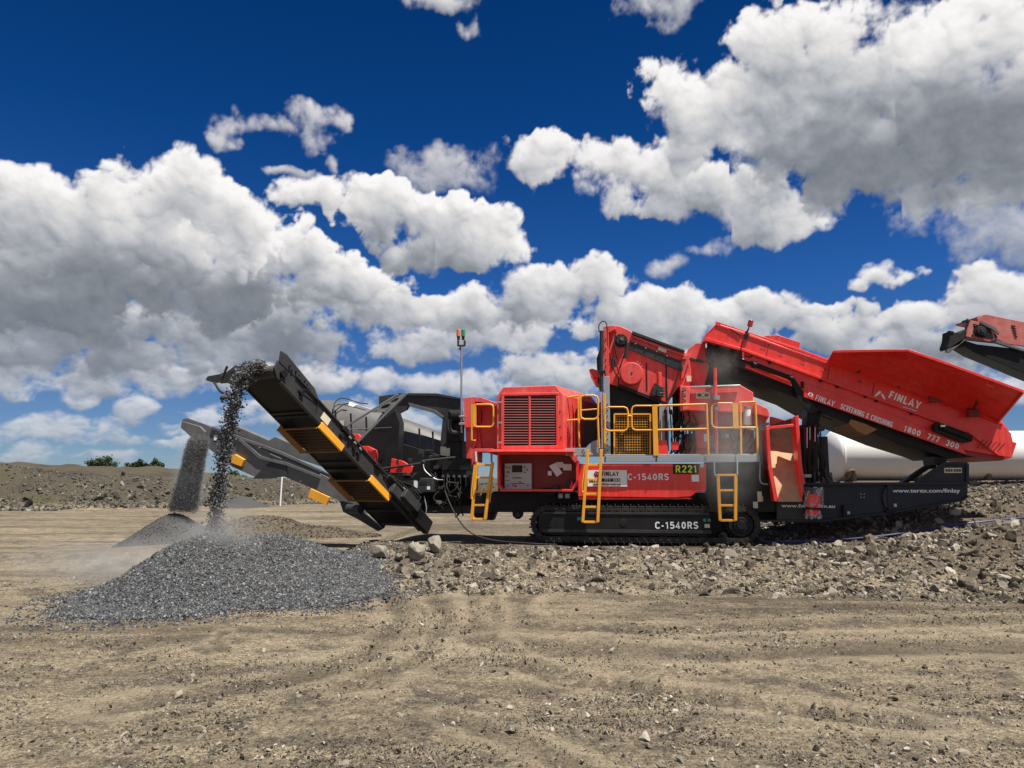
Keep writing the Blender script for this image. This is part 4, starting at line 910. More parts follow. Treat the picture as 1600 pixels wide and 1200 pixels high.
# ---------------- air filter, hydraulic bank and hoses between conveyor and engine
b = MB(); b.tube([P3(702, 650, .4), P3(722, 650, .4)], .13, 16); b.pb(697, 655, 719, 690, .45, .9); b.build('air_filter', BLK, MX, .01)
tubes('intake_pipe', DGR, [[(717, 676, .3), (706, 676, .3), (701, 668, .3), (702, 655, .3)]], .055, MX, 12)
b = MB(); b.pb(697, 688, 722, 716, .5, 1.5); b.pb(672, 716, 728, 732, .35, 1.3); b.build('hydraulic_tank', BLK, MX, .01)
for r in ((688, 698, 697, 712), (697, 700, 703, 713), (703, 727, 709, 733)): rect('sticker', CRM, *r, .33 if r[1] > 720 else .47, .34 if r[1] > 720 else .49, MX, 0)
b = MB(); b.pb(690, 733, 728, 746, .4, .9); 
vb = b.build('valve_bank', DGR, MX, .008)
b = MB()
for i in range(5):
    p = P3(693+i*8.5, 744, .36); b.tube([p, p+Vector((0, -.05, 0))], .028, 10)
    b.tube([P3(694+i*8.5, 746, .38), P3(694+i*8.5, 760, .38)], .008, 6)
b.build('valve_lever', GAL, vb)
cbx = rect('junction_box', DGR, 629, 747, 676, 769, -.05, .35, MX, .01)
rect('sticker', WHT, 646.5, 751, 652.5, 762, -.055, -.052, cbx, 0); rect('sticker', WHT, 630, 760, 634, 764, -.055, -.052, cbx, 0); rect('sticker', WHT, 667, 760, 672, 765, -.055, -.052, cbx, 0)
b = MB(); b.pb(634, 752, 643, 757, -.055, -.05); b.pb(656, 752, 667, 757, -.055, -.05); b.build('handle_slot', BLET, cbx)
rr = random.Random(4); hs = []
for i in range(26):
    x = rr.uniform(625, 735); y = rr.uniform(735, 770); d = rr.uniform(.1, .8)
    hs.append([(x, y, d), (x+rr.uniform(-10, 10), y+rr.uniform(8, 26), d-.05), (x+rr.uniform(-25, 15), y+rr.uniform(15, 40), d), (x+rr.uniform(-30, 10), min(806, y+rr.uniform(20, 60)), d+.1)])
tubes('hydraulic_hose', RUB, hs, .016, MX, 6)
tubes('hydraulic_hose', GAL, [[(661, 720, .2), (664, 735, .15), (680, 748, .1), (692, 750, .2)], [(663, 775, .0), (666, 800, -.05), (655, 813, -.05), (645, 810, .0)], [(658, 776, .0), (650, 790, -.02), (644, 800, .0)]], .011, MX, 6)
b = MB()
for i in range(40):
    x = rr.uniform(640, 730); y = rr.uniform(770, 798); d = rr.uniform(.4, 1.6); w1 = rr.uniform(2, 7); b.pb(x, y, x+w1, y+rr.uniform(1.5, 5), d, d+.15)
b.build('pipe_fittings', DGR, MX, .004)
b = MB(); b.pb(640, 768, 735, 790, 1.0, 2.2); b.pb(660, 740, 735, 790, 1.3, 2.2); b.pp([(600, 745), (640, 745), (660, 800), (640, 820)], 1.2, 1.8); b.build('power_pack_casing', BLK, MX, .01)
rect('document_box', WHT, 681, 781.5, 688.5, 787, .3, .4, MX, .003)
tubes('tie_rod', DGR, [[(578, 736, -.1), (590, 733, -.1), (660, 724, -.1), (662, 720, -.1), (716, 714, .2)]], .020, MX, 8)
tubes('tie_rod', DGR, [[(600, 734, -.05), (658, 722, -.05)], [(560, 671, .2), (612, 668, .4)], [(660, 713, .3), (690, 712, .4)]], .012, MX, 8)
tubes('power_cable', RUB, [[(692, 755, .3), (700, 780, -.1), (714, 808, -.3), (735, 832, -.4), (770, 844, -.45), (820, 848.5, -.4), (870, 851, -.3)]], .013, MX)
# ---------------- screen covers behind the near conveyor
cv = poly('screen_cover', DGR, [(592, 619), (628, 614.5), (682, 616), (720, 623), (720, 716), (690, 716), (688, 690), (692, 652), (678, 641), (641, 631), (636, 640), (606, 655), (592, 640)], 1.0, 1.08)
poly('cover_flange', DGR, [(620, 614), (682, 614.5), (721, 621.5), (721, 625), (682, 619), (620, 618)], .95, 1.12, cv)
poly('cover_flange', MGR, [(637, 629), (642, 630), (679, 640), (693, 651), (691, 655), (677, 645), (641, 635)], .94, 1.1, cv, .002)
rect('cover_corner', DGR, 592, 619, 606, 631, .9, 1.6, cv)
# rounded chute behind: a half pipe running down to the right
def halfpipe(name, m, top, bot, d, r, parent=MX):
    b = MB(); rows = []
    for (xt, yt), (xb, yb) in zip(top, bot):
        p = P3(xt, yt, d+r); q = P3(xb, yb, d); row = []
        for k in range(9):
            a = math.pi/2*k/8; row.append(Vector((p.x+(q.x-p.x)*math.sin(a)*0+ (q.x-p.x)*(k/8), p.y-r*math.sin(a), q.z+(p.z-q.z)*math.cos(a))))
        rows.append(row+[Vector((row[-1].x, row[-1].y+.05, row[-1].z)), Vector((row[0].x, row[0].y, row[0].z-.05))])
    L_ = len(rows[0]); vs = [p for r_ in rows for p in r_]; fs = []
    for i in range(len(rows)-1):
        for k in range(L_): fs.append((i*L_+k, i*L_+(k+1) % L_, (i+1)*L_+(k+1) % L_, (i+1)*L_+k))
    fs += [tuple(range(L_)), tuple(range(len(rows)*L_-1, (len(rows)-1)*L_-1, -1))]
    return b.add(vs, fs).build(name, m, parent)
MGL = paint('semi gloss grey cover', (.075, .077, .081), .42, dust=.2, vary=.1)
ch = halfpipe('screen_hood', MGL, [(490, 626), (513, 624.5), (560, 632), (600, 645), (640, 657), (690, 676), (716, 690)], [(500, 668), (525, 700), (560, 715), (600, 728), (640, 738), (690, 745), (716, 748)], 1.12, .5)
b = MB(); 
for x0, y0, x1, y1 in ((546, 628, 583, 640), (632, 663, 684, 682)):
    p, q, r_, s_ = P3(x0, y0, 1.55), P3(x1, y1, 1.55), P3(x1-2, y1+5, 1.42), P3(x0-2, y0+6, 1.42); b.prism([p, q, r_, s_], (0, .02, -.0))
b.build('highlight_strip', paint('painted pale highlight', (.75, .78, .80), .3, dust=.1), ch, 0)  # pale strips paint the highlight along the hood's rounded top
b = MB(); b.pb(531, 657, 537, 665, 1.15, 1.16); b.build('sticker', CRM, ch, 0); b = MB(); b.plate([(646, 702, 1.1), (660, 706, 1.1), (658, 711, 1.1), (645, 706, 1.1)], 1.1, 1.11); b.build('sticker', YEL, ch, 0); rect('sticker', CRM, 626, 697, 632, 705, 1.1, 1.11, ch, 0)
tubes('grab_rail', DGR, [[(521, 647, 1.2), (523, 630, 1.3), (535, 622, 1.4), (560, 629, 1.4), (575, 631, 1.4)], [(521, 645, 1.2), (535, 633, 1.3), (545, 630, 1.3)]], .012, ch)
poly('screen_side', BLK, [(555, 690), (600, 655), (618, 640), (624, 660), (622, 745), (600, 745)], .55, .9, MX, .01)
poly('screen_side', BLK, [(618, 690), (700, 715), (735, 720), (735, 750), (650, 750), (610, 745)], .9, 1.2, MX, .01)
poly('red_bracket', RED, [(557, 697), (575, 697), (587, 703), (589, 712), (583, 732), (573, 724), (562, 712)], .3, .4, MX, .006)
poly('red_bracket', RED, [(612, 716), (628, 720), (645, 729), (643, 738), (634, 744), (625, 751), (608, 745)], .4, .5, MX, .006)
poly('red_bracket', RED, [(535, 678), (560, 678), (566, 686), (556, 696), (540, 690)], .5, .6, MX, .006)
bolts('bolt', BLK, [(571, 711), (578, 720), (577, 705), (622, 732), (616, 739), (622, 744), (613, 722)], .3, .014)
b = MB()
for x in (524, 548, 572, 598, 655, 676): b.bar([P3(x, 640+(x-520)*.22, 1.05), P3(x+2, 690+(x-520)*.22, .98)], .035, .03)
b.build('hood_strap', BLK, ch)
b = MB(); b.pb(604, 738, 632, 790, .2, .9); b.pb(640, 770, 660, 800, .3, .9); b.pb(690, 716, 735, 735, .2, .8); b.build('power_pack_casing', BLK, MX, .01)
b = MB()
for k in range(22):
    x = rr.uniform(596, 690); y = rr.uniform(700, 790); b.pb(x, y, x+rr.uniform(3, 10), y+rr.uniform(2, 7), .12+rr.uniform(0, .3), .6)
b.build('pipe_fittings', DGR, MX, .004)
# light lattice bracket
GBR = paint('weathered grey bracket', (.17, .175, .18), .5, dust=.2)
b = MB(); b.bar([P3(636, 614, -.05), P3(556, 694, -.05)], .05, .07); b.bar([P3(622, 616, .05), P3(530, 673, .05)], .035, .05); b.bar([P3(590, 639, -.02), P3(583, 643, -.02), P3(602, 643, -.02)], .02, .03)
b.bar([P3(531, 671, .05), P3(575, 670, .0)], .015, .02); br = b.build('support_bracket', GBR, MX, .004)
def holed(name, m, quad, holes, d, th, parent):
    # plate drawn as strips round two oval holes
    b = MB(); (ax, ay), (bx, by), (cx, cy), (dx_, dy_) = quad
    def q(u, v): return P3(ax+(bx-ax)*u+((dx_-ax)+(cx-bx-dx_+ax)*u)*v, ay+(by-ay)*u+((dy_-ay)+(cy-by-dy_+ay)*u)*v, d)
    us = [0]
    nseg = 12
    prev = 0
    for hu, hr in holes:
        b.prism([q(prev, 0), q(hu-hr, 0), q(hu-hr, 1), q(prev, 1)], (0, th, 0))
        for k in range(nseg):
            a0, a1 = math.pi*k/nseg, math.pi*(k+1)/nseg; u0, u1 = hu-hr*math.cos(a0), hu-hr*math.cos(a1); s0, s1 = .34*math.sin(a0), .34*math.sin(a1)
            b.prism([q(u0, 0), q(u1, 0), q(u1, .5-s1), q(u0, .5-s0)], (0, th, 0)); b.prism([q(u0, .5+s0), q(u1, .5+s1), q(u1, 1), q(u0, 1)], (0, th, 0))
        prev = hu+hr
    b.prism([q(prev, 0), q(1, 0), q(1, 1), q(prev, 1)], (0, th, 0)); return b.build(name, m, parent, 0)
holed('bracket_plate', GBR, [(630, 614), (578, 644), (600, 644), (634, 616)], [(.35, .13), (.68, .13)], -.02, .03, br)
# ---------------- red pre-screen box
SBX = poly('screen_box', REDD, [(946, 514), (956, 509), (968, 509), (984, 516), (990, 521), (1071, 551), (1076, 556), (1080, 580), (1078, 606), (1062, 603), (1050, 618), (1043, 632), (970, 604), (946, 598)], .25, 1.9, MX, .012)
poly('screen_band', DGR, [(985, 533), (1076, 569), (1072, 583), (984, 546)], .2, .25, SBX, .004)
poly('screen_top_rail', DGR, [(988, 517), (1070, 547), (1070, 550), (988, 522)], .15, 2.0, SBX, .004)
poly('screen_top_rail', REDD, [(990, 524), (1070, 554), (1070, 557), (990, 528)], .19, .25, SBX, .004)
poly('screen_lower_flange', BLK, [(968, 600), (1044, 629), (1043, 634), (966, 605)], .15, .3, SBX, .004)
b = MB(); p = P3(987, 583, .0); b.tube([p, p+Vector((0, .28, 0))], .215, 32); dr = b.build('exciter_drum', REDD, SBX, .012)
b = MB(); b.tube([p+Vector((0, -.008, 0)), p+Vector((0, .01, 0))], .018, 10); b.build('drum_bolt', BLK, dr)
b = MB(); p = P3(970, 532, .19); b.tube([p, p+Vector((0, .07, 0))], .13, 24); pw_ = b.build('drive_recess', BLK, SBX)
b = MB(); b.tube([p+Vector((0, -.04, 0)), p], .09, 16); b.tube([p+Vector((.02, -.07, .02)), p], .04, 10)
for k in range(8): a = k*math.pi/4; b.tube([p+Vector((.1*math.cos(a), -.03, .1*math.sin(a))), p+Vector((.1*math.cos(a), 0, .1*math.sin(a)))], .016, 6)
b.build('drive_hub', DGR, pw_, .003)
b = MB(); b.pb(944, 510, 950.5, 600, .05, .3); b.pp([(944, 510), (960, 508), (962, 514), (951, 520)], .05, .3); b.build('screen_post', REDD, MX, .006)
bolts('bolt', BLK, [(946.5, y) for y in (530, 545, 562, 572, 585)], .05, .012)
poly('screen_lip', REDD, [(920, 577), (926, 576), (938, 580), (938, 590), (926, 588)], .4, 1.6)
poly('screen_lip', REDD, [(926, 590), (936, 590), (938, 597), (930, 596)], .5, 1.5)
poly('screen_lip', DGR, [(932, 560), (937, 545), (938, 600), (934, 600)], .5, 1.5)
for xs in ((1010, 567, 1010, 610), (1041, 570, 1041, 625)): rect('panel_seam', BLK, xs[0], xs[1], xs[0]+.8, xs[3], .24, .252, SBX, 0)
tubes('hydraulic_hose', RUB, [[(952, 552, .1), (960, 580, .1), (966, 590, .1), (966, 605, .1)], [(958, 540, .1), (960, 560, .1), (968, 585, .1)], [(982, 535, .15), (975, 555, .1), (968, 575, .1)], [(1064, 565, .1), (1055, 600, .1), (1044, 625, .1)], [(962, 518, .1), (960, 540, .1), (964, 560, .12)]], .013, SBX, 6)
b = MB(); b.tube([P3(981, 535, .08), P3(977, 560, .08)], .04, 12); b.tube([P3(959, 560, .12), P3(957, 575, .12)], .035, 12); b.pb(1066, 560, 1072, 563, .1, .24); b.pb(1063, 568, 1067, 578, .1, .2); b.pb(1020, 604, 1036, 618, .0, .25); b.pb(1026, 600, 1030, 606, .0, .2); b.build('screen_fittings', DGR, SBX, .006)
b = MB(); b.tube([P3(1030, 582, .16), P3(1030, 604, .16)], .05, 12); b.build('damper', REDD, SBX, .004)
tubes('spring', DGR, [[(1032+7*math.cos(t*.9)*.9, 606+t*.65, .02+.06*math.sin(t*.9)) for t in range(0, 26)]], .010, SBX, 6, 2)
b = MB(); b.plate([(1029, 541.5, .19), (1042, 546, .19), (1040.5, 551.5, .19), (1028, 547, .19)], .17, .19); b.pb(1073, 587, 1080, 596, .17, .24); b.pb(945.5, 590, 951, 605, .03, .05); b.build('warning_sticker', CRM, SBX, 0)
bolts('bolt', GAL, [(1009, 544), (1026, 549), (1042, 556), (1003, 578), (993, 537), (1004, 612), (1022, 619), (996, 565), (1000, 568), (1003, 572)], .19, .014, SBX)
# dark chute under the screen
poly('fines_chute', BLK, [(950, 600), (966, 604), (1046, 634), (1048, 640), (1022, 712), (948, 712)], .35, 1.7)
poly('chute_wing', DGR, [(908, 645), (944, 625), (944, 690), (920, 705), (908, 700)], .9, 1.6)
# red jaw between screen and feeder
poly('transfer_chute', REDD, [(1072, 552), (1076, 545), (1088, 536), (1095, 536), (1102, 538), (1108, 575), (1100, 604), (1076, 606)], .45, 1.7)
poly('chute_rail', DGR, [(1078, 558), (1100, 563), (1099, 567), (1078, 562)], .38, .45)
poly('chute_rail', REDD, [(1066, 560), (1075, 553), (1079, 554), (1068, 590), (1064, 592)], .12, .25)
poly('dust_skirt', RUB, [(1100, 560), (1140, 560), (1160, 600), (1085, 603), (1082, 590)], .9, 1.5)
# ---------------- cone crusher body
CH = poly('crusher_hopper', REDD, [(1064, 604), (1082, 603), (1155, 600.5), (1170, 609), (1177, 613), (1177, 628), (1199, 638), (1202, 645), (1202, 652), (1174, 645), (1068, 641), (1064, 620)], .0, 1.9, MX, .012)
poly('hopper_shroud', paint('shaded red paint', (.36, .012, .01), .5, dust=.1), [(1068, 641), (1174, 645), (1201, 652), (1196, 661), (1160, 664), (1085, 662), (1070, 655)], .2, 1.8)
tubes('chrome_rail', CHR, [[(1080, 605, -.05), (1156, 602.5, -.05)]], .025, CH)
sg = rect('warning_sign', CRM, 1088, 613, 1109, 622.5, -.02, -.008, CH, 0); 
b = MB(); b.pb(1090, 615, 1096, 620, -.03, -.024); b.pb(1101, 615, 1107, 620, -.03, -.024); b.pb(1098, 613.5, 1099.5, 615, -.03, -.024); b.pb(1098, 619, 1099.5, 621, -.03, -.024); b.build('sign_print', DGR, sg, 0)
tubes('stand_pipe', REDD, [[(1117, 575, -.08), (1118, 625, -.08)]], .035, MX); tubes('stand_pipe', REDD, [[(1118, 625, -.06), (1119, 645, -.04), (1120, 712, .1)]], .03, MX)
b = MB(); b.tube([P3(1119, 618, -.08), P3(1119, 625, -.08)], .07, 14); b.tube([P3(1119, 636, -.04), P3(1120, 641, -.04)], .06, 14); b.build('pipe_joint', GAL, MX)
poly('post_bracket', REDD, [(1063, 603), (1073, 603), (1078, 608), (1077, 640), (1063, 642)], -.06, .1, MX, .008)
tubes('pipe_clip', DGR, [[(1067, 606, -.07), (1071, 609, -.1), (1067, 612, -.07)], [(1067, 615, -.07), (1071, 618, -.1), (1067, 621, -.07)], [(1067, 624, -.07), (1071, 626, -.1), (1067, 629, -.07)]], .01)
# cone body: stepped round castings
b = MB(); c = P3(1128, 712, .95)
def stack(b, cx, rings, n=32):
    vs = []; fs = []
    for i, (z, r) in enumerate(rings): vs += [Vector((cx.x+r*math.cos(2*math.pi*k/n), cx.y+r*math.sin(2*math.pi*k/n), cx.z+z)) for k in range(n)]
    for i in range(len(rings)-1):
        for k in range(n): fs.append((i*n+k, i*n+(k+1) % n, (i+1)*n+(k+1) % n, (i+1)*n+k))
    fs += [tuple(range(n-1, -1, -1)), tuple(range((len(rings)-1)*n, len(rings)*n))]; b.add(vs, fs)
stack(b, c, [(0, .46), (.10, .46), (.12, .50), (.19, .50), (.2, .44), (.28, .42), (.30, .52), (.38, .52), (.40, .46), (.50, .44), (.62, .50), (.75, .52)])
cr = b.build('cone_crusher_body', REDD, MX, 0)
b = MB()
for k in range(18): a = 2*math.pi*k/18; q = Vector((c.x+.49*math.cos(a), c.y+.49*math.sin(a), c.z+.38)); b.tube([q, q+Vector((0, 0, .05))], .02, 6)
b.build('flange_bolts', BLK, cr)
poly('crusher_support', REDD, [(1070, 678), (1100, 675), (1108, 690), (1108, 712), (1070, 712)], .6, 1.6)
poly('crusher_support', REDD, [(1065, 692), (1108, 692), (1108, 712), (1065, 712)], .3, .6)
poly('crusher_support', REDD, [(1165, 670), (1178, 672), (1180, 712), (1162, 712)], .5, 1.5)
poly('motor_cover', REDD, [(1086, 672), (1094, 662), (1106, 662), (1110, 672), (1110, 700), (1088, 700)], .2, .5, MX, .012)
b = MB(); b.pb(1128, 676, 1140, 686, .38, .4); b.build('green_sticker', GREENI, MX, 0); b = MB(); b.pb(1134, 677, 1139, 684, .37, .375); b.pb(1100, 678, 1107, 690, .17, .18); b.build('sticker', WHT, MX, 0)
b = MB(); b.tube([P3(1167.5, 664, .05), P3(1167.5, 639, .05)], .075, 18); b.build('grease_canister', WHT, MX, .01); b = MB(); b.tube([P3(1167.5, 639, .05), P3(1167.5, 635, .05)], .08, 18); b.tube([P3(1167.5, 664, .05), P3(1167.5, 668, .05)], .06, 18); b.build('canister_cap', GAL, MX)
# lift posts and rams inside the platform
poly('ram_post', GRY, [(1030, 630), (1045, 636), (1045, 692), (1028, 712), (1020, 712), (1030, 685)], .15, .35)
b = MB(); b.tube([P3(1048, 640, .2), P3(1052, 690, .2)], .03); b.tube([P3(1040, 640, .1), P3(1043, 705, .1)], .03); b.tube([P3(1054, 600, .4), P3(1056, 680, .3)], .05); b.tube([P3(1062, 640, .3), P3(1058, 705, .2)], .035); b.build('lift_ram', BLK, MX)
tubes('ram_rod', CHR, [[(1034, 690, .08), (1034, 642, .08)], [(1052, 690, .15), (1049, 648, .15)]], .014)
poly('red_pedestal', RED, [(1028, 688), (1042, 688), (1045, 712), (1026, 712)], .05, .3); poly('red_pedestal', RED, [(1049, 690), (1061, 690), (1060, 703), (1050, 703)], .05, .2)
hs = []
for i in range(18):
    x = rr.uniform(1046, 1085); y = rr.uniform(640, 680); d = rr.uniform(.05, .4); hs.append([(x, y, d), (x+rr.uniform(-6, 6), y+15, d-.03), (x+rr.uniform(-8, 8), y+30, d), (x+rr.uniform(-9, 9), 711, d)])
for i in range(10):
    x = rr.uniform(1112, 1180); y = rr.uniform(650, 680); d = rr.uniform(.1, .35); hs.append([(x, y, d), (x+rr.uniform(-6, 6), y+12, d-.04), (x+rr.uniform(-12, 12), y+24, d), (x+rr.uniform(-14, 14), 711, d)])
tubes('hydraulic_hose', RUB, hs, .014, MX, 6)
# posts right of the crusher
b = MB(); b.pb(1185, 660, 1190, 760, .3, .45); b.pb(1189, 660, 1202, 664, .3, .6); b.pb(1191, 664, 1196, 735, .4, .5); b.build('frame_post', GRY, MX, .004)
b = MB(); b.pb(1196, 670, 1202, 760, .5, .8); b.pb(1183, 690, 1190, 750, .6, .9); b.build('frame_post', BLK, MX, .004)
# ---------------- bypass chute: open red frame with liner
b = MB()
def strip(b, p, q, w1, d0, d1):
    (x0, y0), (x1, y1) = p, q; dx, dy = x1-x0, y1-y0; L_ = math.hypot(dx, dy); nx, ny = -dy/L_*w1/2, dx/L_*w1/2
    b.pp([(x0-nx, y0-ny), (x1-nx, y1-ny), (x1+nx, y1+ny), (x0+nx, y0+ny)], d0, d1)
strip(b, (1199.5, 670), (1203, 728), 5, -.25, -.15); strip(b, (1203, 728), (1213, 783), 6, -.25, -.15)
strip(b, (1197.5, 668.5), (1243, 664.5), 4.5, -.24, -.16); strip(b, (1245, 650), (1250, 722), 5.5, -.26, -.1); strip(b, (1250, 722), (1256, 756), 5, -.26, -.12)
CF = b.build('chute_frame', RED, MX, .004)
poly('chute_wall', RED, [(1243, 652), (1247, 649), (1256, 756), (1253, 784), (1250, 760)], -.25, .1, CF, .004)
poly('chute_wall', RED, [(1198, 670), (1200, 670), (1212, 783), (1210, 783)], -.2, .75, CF, .004)
b = MB(); b.add([P3(*q) for q in ((1200, 670, .7), (1246, 665, .7), (1203, 700, .45), (1249, 700, .45), (1206, 730, .02), (1251, 730, .02), (1213, 784, -.2), (1254, 784, -.2))], [(0, 1, 3, 2), (2, 3, 5, 4), (4, 5, 7, 6)])
b.build('chute_liner', PLY, CF, 0)
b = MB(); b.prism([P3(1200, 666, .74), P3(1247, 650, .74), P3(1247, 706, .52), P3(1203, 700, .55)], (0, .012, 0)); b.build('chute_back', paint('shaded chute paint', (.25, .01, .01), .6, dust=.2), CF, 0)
poly('chute_roof', RED, [(1204, 651), (1206, 651), (1240, 661), (1247, 650), (1247, 668), (1204, 668)], .75, .85, CF)
# ---------------- rear chassis
RC = MB()
RC.pp([(1214, 757), (1391, 757), (1391, 800), (1286, 812.5), (1214, 812.5)], .1, .13)
rc = RC.build('rear_chassis', NAVY, MX, .006)
b = MB(); b.pp([(1393, 756), (1512, 756), (1512, 775), (1504, 781), (1393, 800.5)], .08, .12); b.build('rear_chassis_plate', NAVY, rc, .005)
b = MB(); b.pp([(1257, 754.5), (1513, 753.5), (1513, 757), (1257, 758)], .0, .3); b.pp([(1286, 812), (1391, 799.5), (1504, 780), (1513, 774), (1513, 777), (1505, 783), (1391, 803), (1286, 815.5), (1180, 815.5), (1180, 812.5)], .02, .3); b.pb(1389, 757, 1393.5, 801, .02, .12)
b.build('chassis_flange', NAVY, rc, .003)
b = MB(); b.pp([(1391, 757), (1391, 796), (1383, 792), (1379, 780), (1381, 765)], .04, .1); b.pp([(1214, 775), (1262, 764), (1268, 800), (1262, 812), (1214, 812)], .04, .1); b.build('chassis_gusset', DGR, rc, .004)
poly('rear_chassis', NAVY, [(1257, 757), (1512, 757), (1512, 775), (1391, 800), (1286, 812), (1214, 812)], 2.2, 2.3)
b = MB(); b.pb(1300, 760, 1310, 800, .3, 2.2); b.pb(1470, 760, 1480, 775, .3, 2.2); b.build('cross_member', BLK, MX)
lettering('www.terex.com/finlay', 1394.5, 769.5, 1500, 769.5, 6.2, .08, WLET, rc, .015)
lettering('www.finlay.com.au', 1221, 792.5, 1304.5, 793.5, 5.6, .04, WLET, rc, .015)
poly('drawbar_plate', NAVY, [(1432, 754), (1475, 724), (1511, 724), (1511, 754)], .1, .14, MX, .005)
b = MB(); b.bar([P3(1430, 755, .08), P3(1475, 724, .08), P3(1511, 724, .08)], .05, .05); b.bar([P3(1511, 724, .08), P3(1511, 754, .08)], .05, .05); b.build('drawbar_rim', NAVY, MX, .004)
b = MB(); b.pp([(1409, 754), (1449, 728), (1463, 726), (1463, 732), (1452, 733), (1418, 755)], .5, .7); b.build('drawbar_stay', BLK, MX, .005)
sk = rect('warning_sticker', CRM, 1476, 731, 1502.5, 739, .09, .1, MX, 0)
b = MB()
for i, x in enumerate((1478, 1482, 1486, 1491, 1495, 1499)): b.pb(x, 733, x+2.4, 737, .082, .088)
b.build('sticker_print', DGR, sk, 0)
poly('hopper_pivot', BLK, [(1461, 713), (1480, 716), (1478, 727), (1464, 727)], .3, .9, MX, .006)
tubes('hydraulic_hose', RUB, [[(1464, 714, .2), (1460, 720, .2), (1462, 726, .2)]], .01)
bolts('bolt', GAL, [(1345, 772), (1350, 772), (1345, 777), (1350, 777), (1482, 777)], .1, .012)
b = MB(); b.pb(1385, 797, 1396, 802, .0, .3); b.pp([(1317, 790), (1319, 789), (1323, 806), (1318, 808)], .0, .1); b.build('support_jack', BLK, MX, .004)
rect('sticker', CRM, 1324, 799, 1328, 803.5, .06, .08, MX, 0); rect('sticker', CRM, 1397, 787, 1401, 792, .05, .07, MX, 0)
b = MB(); b.pb(1262, 758, 1300, 815, .3, .8); b.pb(1245, 812, 1296, 818, .1, 1.0); b.build('skid_foot', BLK, MX, .006)
# wrapped extinguisher
mw, g, p = newmat('clear plastic wrap'); p.inputs['Base Color'].default_value = (.85, .85, .88, 1); p.inputs['Roughness'].default_value = .12
n_ = g.noise(g.new('ShaderNodeTexCoord').outputs['Object'], 5, 3, .5, 1.5); p.inputs['Alpha'].default_value = .4; g.link(g.ramp(n_, [(.50, .08), (.72, .7)]), p.inputs['Alpha'])
bb = g.new('ShaderNodeBump'); bb.inputs['Strength'].default_value = 1; bb.inputs['Distance'].default_value = .03; g.link(n_, bb.inputs['Height']); g.link(bb.outputs[0], p.inputs['Normal'])
fx1 = MB(); c = P3(1271, 788, -.12); fx1.tube([P3(1271, 806, -.12), P3(1270.5, 772, -.12)], .115, 20, .135); ex = fx1.build('fire_extinguisher', RED, MX, .02)
b = MB(); b.tube([P3(1270.5, 772, -.12), P3(1270, 765, -.12)], .05, 12); b.pb(1262, 762, 1277, 766, -.16, -.08); b.build('extinguisher_valve', BLK, ex)
b = MB(); vs = []; nn = 26
for i in range(9):
    t = i/8; pz = P3(1270.5+(.6*t), 761.5+t*49, -.12); 
    for k in range(nn):
        a = 2*math.pi*k/nn; r_ = (.155+.025*math.sin(a*5+i)+.02*math.sin(a*9+i*2.3))*(1.05-.25*(abs(t-.75) < .09)-.15*t); vs.append(pz+Vector((r_*math.cos(a), r_*math.sin(a), .012*math.sin(a*7))))
fs = [(i*nn+k, i*nn+(k+1) % nn, (i+1)*nn+(k+1) % nn, (i+1)*nn+k) for i in range(8) for k in range(nn)]; b.add(vs, fs); b.build('plastic_wrap', mw, ex, 0, 0)
b = MB(); b.tube([P3(1271, 796, -.12), P3(1271, 793, -.12)], .15, 20); b.build('strap', BLK, ex)
# ---------------- black hydraulic tower under the feeder
b = MB(); b.pp([(1262, 636), (1272, 633), (1284, 640), (1280, 660), (1276, 700), (1278, 752), (1268, 756), (1258, 756), (1262, 700), (1260, 665)], .4, .8); b.pb(1255, 664, 1262, 757, .3, .45); b.build('lift_tower', BLK, MX, .006)
b = MB()
for x0, y0, x1, y1, d, r in ((1265, 665, 1264, 756, .25, .03), (1274, 665, 1272, 756, .2, .03), (1280, 700, 1294, 754, .2, .035), (1257, 668, 1259, 756, .2, .02), (1283, 685, 1284, 756, .6, .05)): b.tube([P3(x0, y0, d), P3(x1, y1, d)], r, 10)
b.pp([(1277, 667), (1290, 666), (1288, 673), (1280, 674)], .2, .5); b.pb(1282, 682, 1293, 742, .7, .95)
b.build('lift_ram', DGR, MX)
tubes('ram_rod', CHR, [[(1265.5, 668, .16), (1265.5, 695, .16)], [(1273.5, 668, .14), (1273.5, 690, .14)], [(1261, 668, .14), (1261, 700, .14)]], .008)
hs = []
for i in range(14):
    x = rr.uniform(1260, 1280); hs.append([(x, 650+rr.uniform(0, 30), .3), (x+rr.uniform(-3, 6), 690, .15), (x+rr.uniform(-4, 12), 725, .15), (x+rr.uniform(-4, 22), 752, .25)])
tubes('hydraulic_hose', RUB, hs, .013, MX, 6)
b = MB(); b.pb(1257, 741, 1268, 746, .1, .3); b.pb(1273, 735, 1281, 755, .3, .4); b.build('tower_bracket', GAL, MX, .004)
poly('tank_step', MGR, [(1268, 750), (1300, 738), (1302, 756), (1262, 757)], .5, .9)
